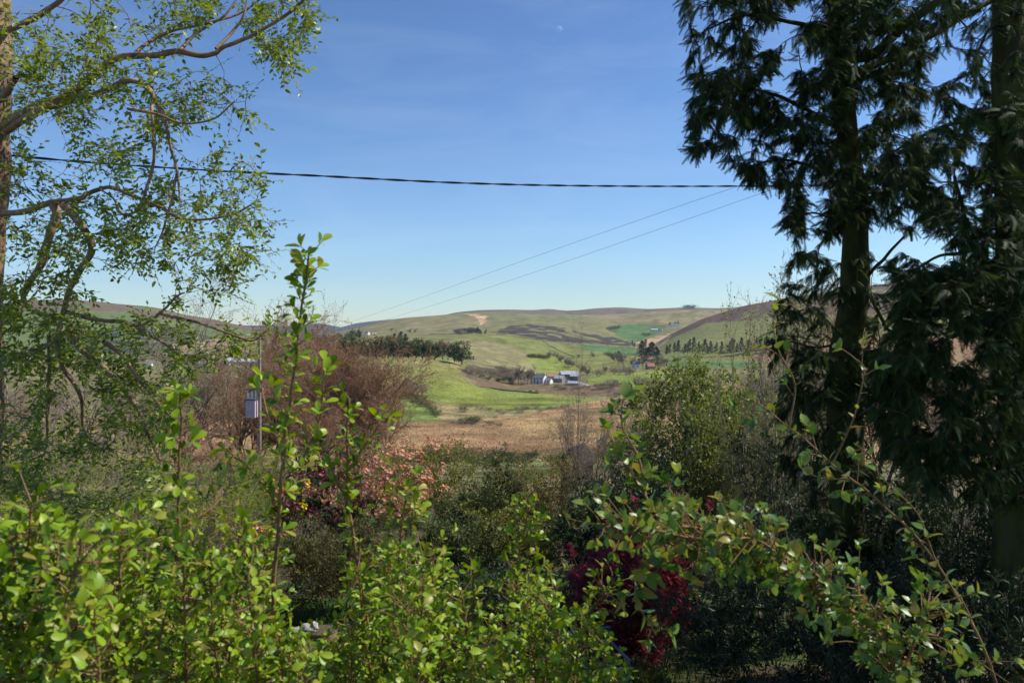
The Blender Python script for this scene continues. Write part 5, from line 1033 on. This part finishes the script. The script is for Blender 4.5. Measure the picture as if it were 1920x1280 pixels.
casc += [[(a + cr.normal() * 14, b + cr.normal() * 16 - 6, c + cr.normal() * .06) for a, b, c in q] for q in (casc[0], casc[2], casc[8])]
shoot_shrub('sunlit arching spray of oval leaves crossing the lower right', 'arching_spray', 1720, casc, cr, L_cas, LEAF_OVAL, .029, .007, 2.15, 280, .55, .07, None, (.0065, .002), .06, 'shrub', 4)
S2 = 2.5
shoot_shrub('shaded arching spray with yellowing leaves in front of the conifer trunk', 'arching_spray', 1900, [[(1900, 1430, S2), (1860, 1250, S2), (1760, 1060, S2), (1660, 950, S2), (1560, 870, S2), (1480, 800, S2), (1390, 738, S2)], [(1560, 870, S2), (1600, 780, S2), (1620, 700, S2), (1610, 675, S2)],
    [(1480, 800, S2), (1490, 720, S2), (1460, 660, S2), (1450, 600, S2), (1462, 552, S2)], [(1660, 950, S2), (1600, 900, S2), (1540, 895, S2), (1490, 870, S2)], [(1760, 1060, S2), (1720, 960, S2), (1650, 890, S2)], [(1660, 950, S2), (1640, 870, S2), (1600, 830, S2)], [(1860, 1250, S2), (1800, 1120, S2), (1740, 1060, S2), (1720, 1000, S2)]], cr, L_cas, LEAF_OVAL, .038, .03, 2.5, 110, .3, .05, None, (.004, .0015), .15, 'shrub', 4)

# ------------------------------------------------------------------ cables
M_cab = rough_mat('black_cable', (.012, .012, .014), (.02, .02, .022), 20, .5, 0, spec=.4)
def cable(name, label, pts, r, twist=0, n=400):
    c = catmull(np.array([P(*p) for p in pts]), n); d = nrm(np.gradient(c, axis=0)); u = nrm(np.cross(d, np.array([0, 0, 1.]))); v = np.cross(d, u); s = np.concatenate([[0], np.cumsum(np.linalg.norm(np.diff(c, axis=0), axis=1))])
    if not twist: o = obj(name, mesh(name, *tubes(c[None], np.full((1, n), r), 6), M_cab)); o['label'] = label; o['category'] = 'cable'; return
    o = thing(name, label, 'cable', c[0])
    for k in range(2):
        a = (s * twist + k * math.pi)[:, None]; q = c + r * .95 * (np.cos(a) * u + np.sin(a) * v); obj('strand', mesh('strand', *tubes((q - c[0])[None], np.full((1, n), r), 6), M_cab), o)
cable('overhead_cable', 'thick twisted black cable sagging across the sky', [(-260, 262, 8), (100, 299, 8.6), (400, 320, 9.2), (600, 330, 9.6), (860, 343, 10), (1100, 348.5, 10.5), (1380, 349, 11), (1650, 345, 11.5), (2300, 325, 12.5)], .0074, 9.0, 900)
cable('overhead_wire', 'thin wire sloping down the sky, upper of two', [(1560, 300, 22), (1370, 354, 24), (1000, 482, 32), (800, 554, 42), (650, 606, 62), (620, 614, 72)], .005)
cable('overhead_wire', 'thin wire sloping down the sky, lower of two', [(1600, 300, 22), (1420, 365, 24), (1050, 494, 32), (860, 557, 42), (700, 606, 62), (660, 616, 72)], .005)

# things of one group that share a label but stand apart get their place in the row
ordn = ['first', 'second', 'third', 'fourth', 'fifth', 'sixth', 'seventh', 'eighth', 'ninth', 'tenth', 'eleventh', 'twelfth', 'thirteenth', 'fourteenth', 'fifteenth', 'sixteenth', 'seventeenth', 'eighteenth', 'nineteenth', 'twentieth'] + ['twenty-' + q for q in ('first', 'second', 'third', 'fourth', 'fifth', 'sixth')]
by = {}
for o in scene.objects:
    if o.parent is None and 'label' in o: by.setdefault(o['label'], []).append(o)
for lb, os_ in by.items():
    if 2 <= len(os_) <= 26:
        os_.sort(key=lambda o: o.location[0] / max(o.location[1], 1))
        for k, o in enumerate(os_): o['label'] = ordn[k] + ' from left, ' + lb
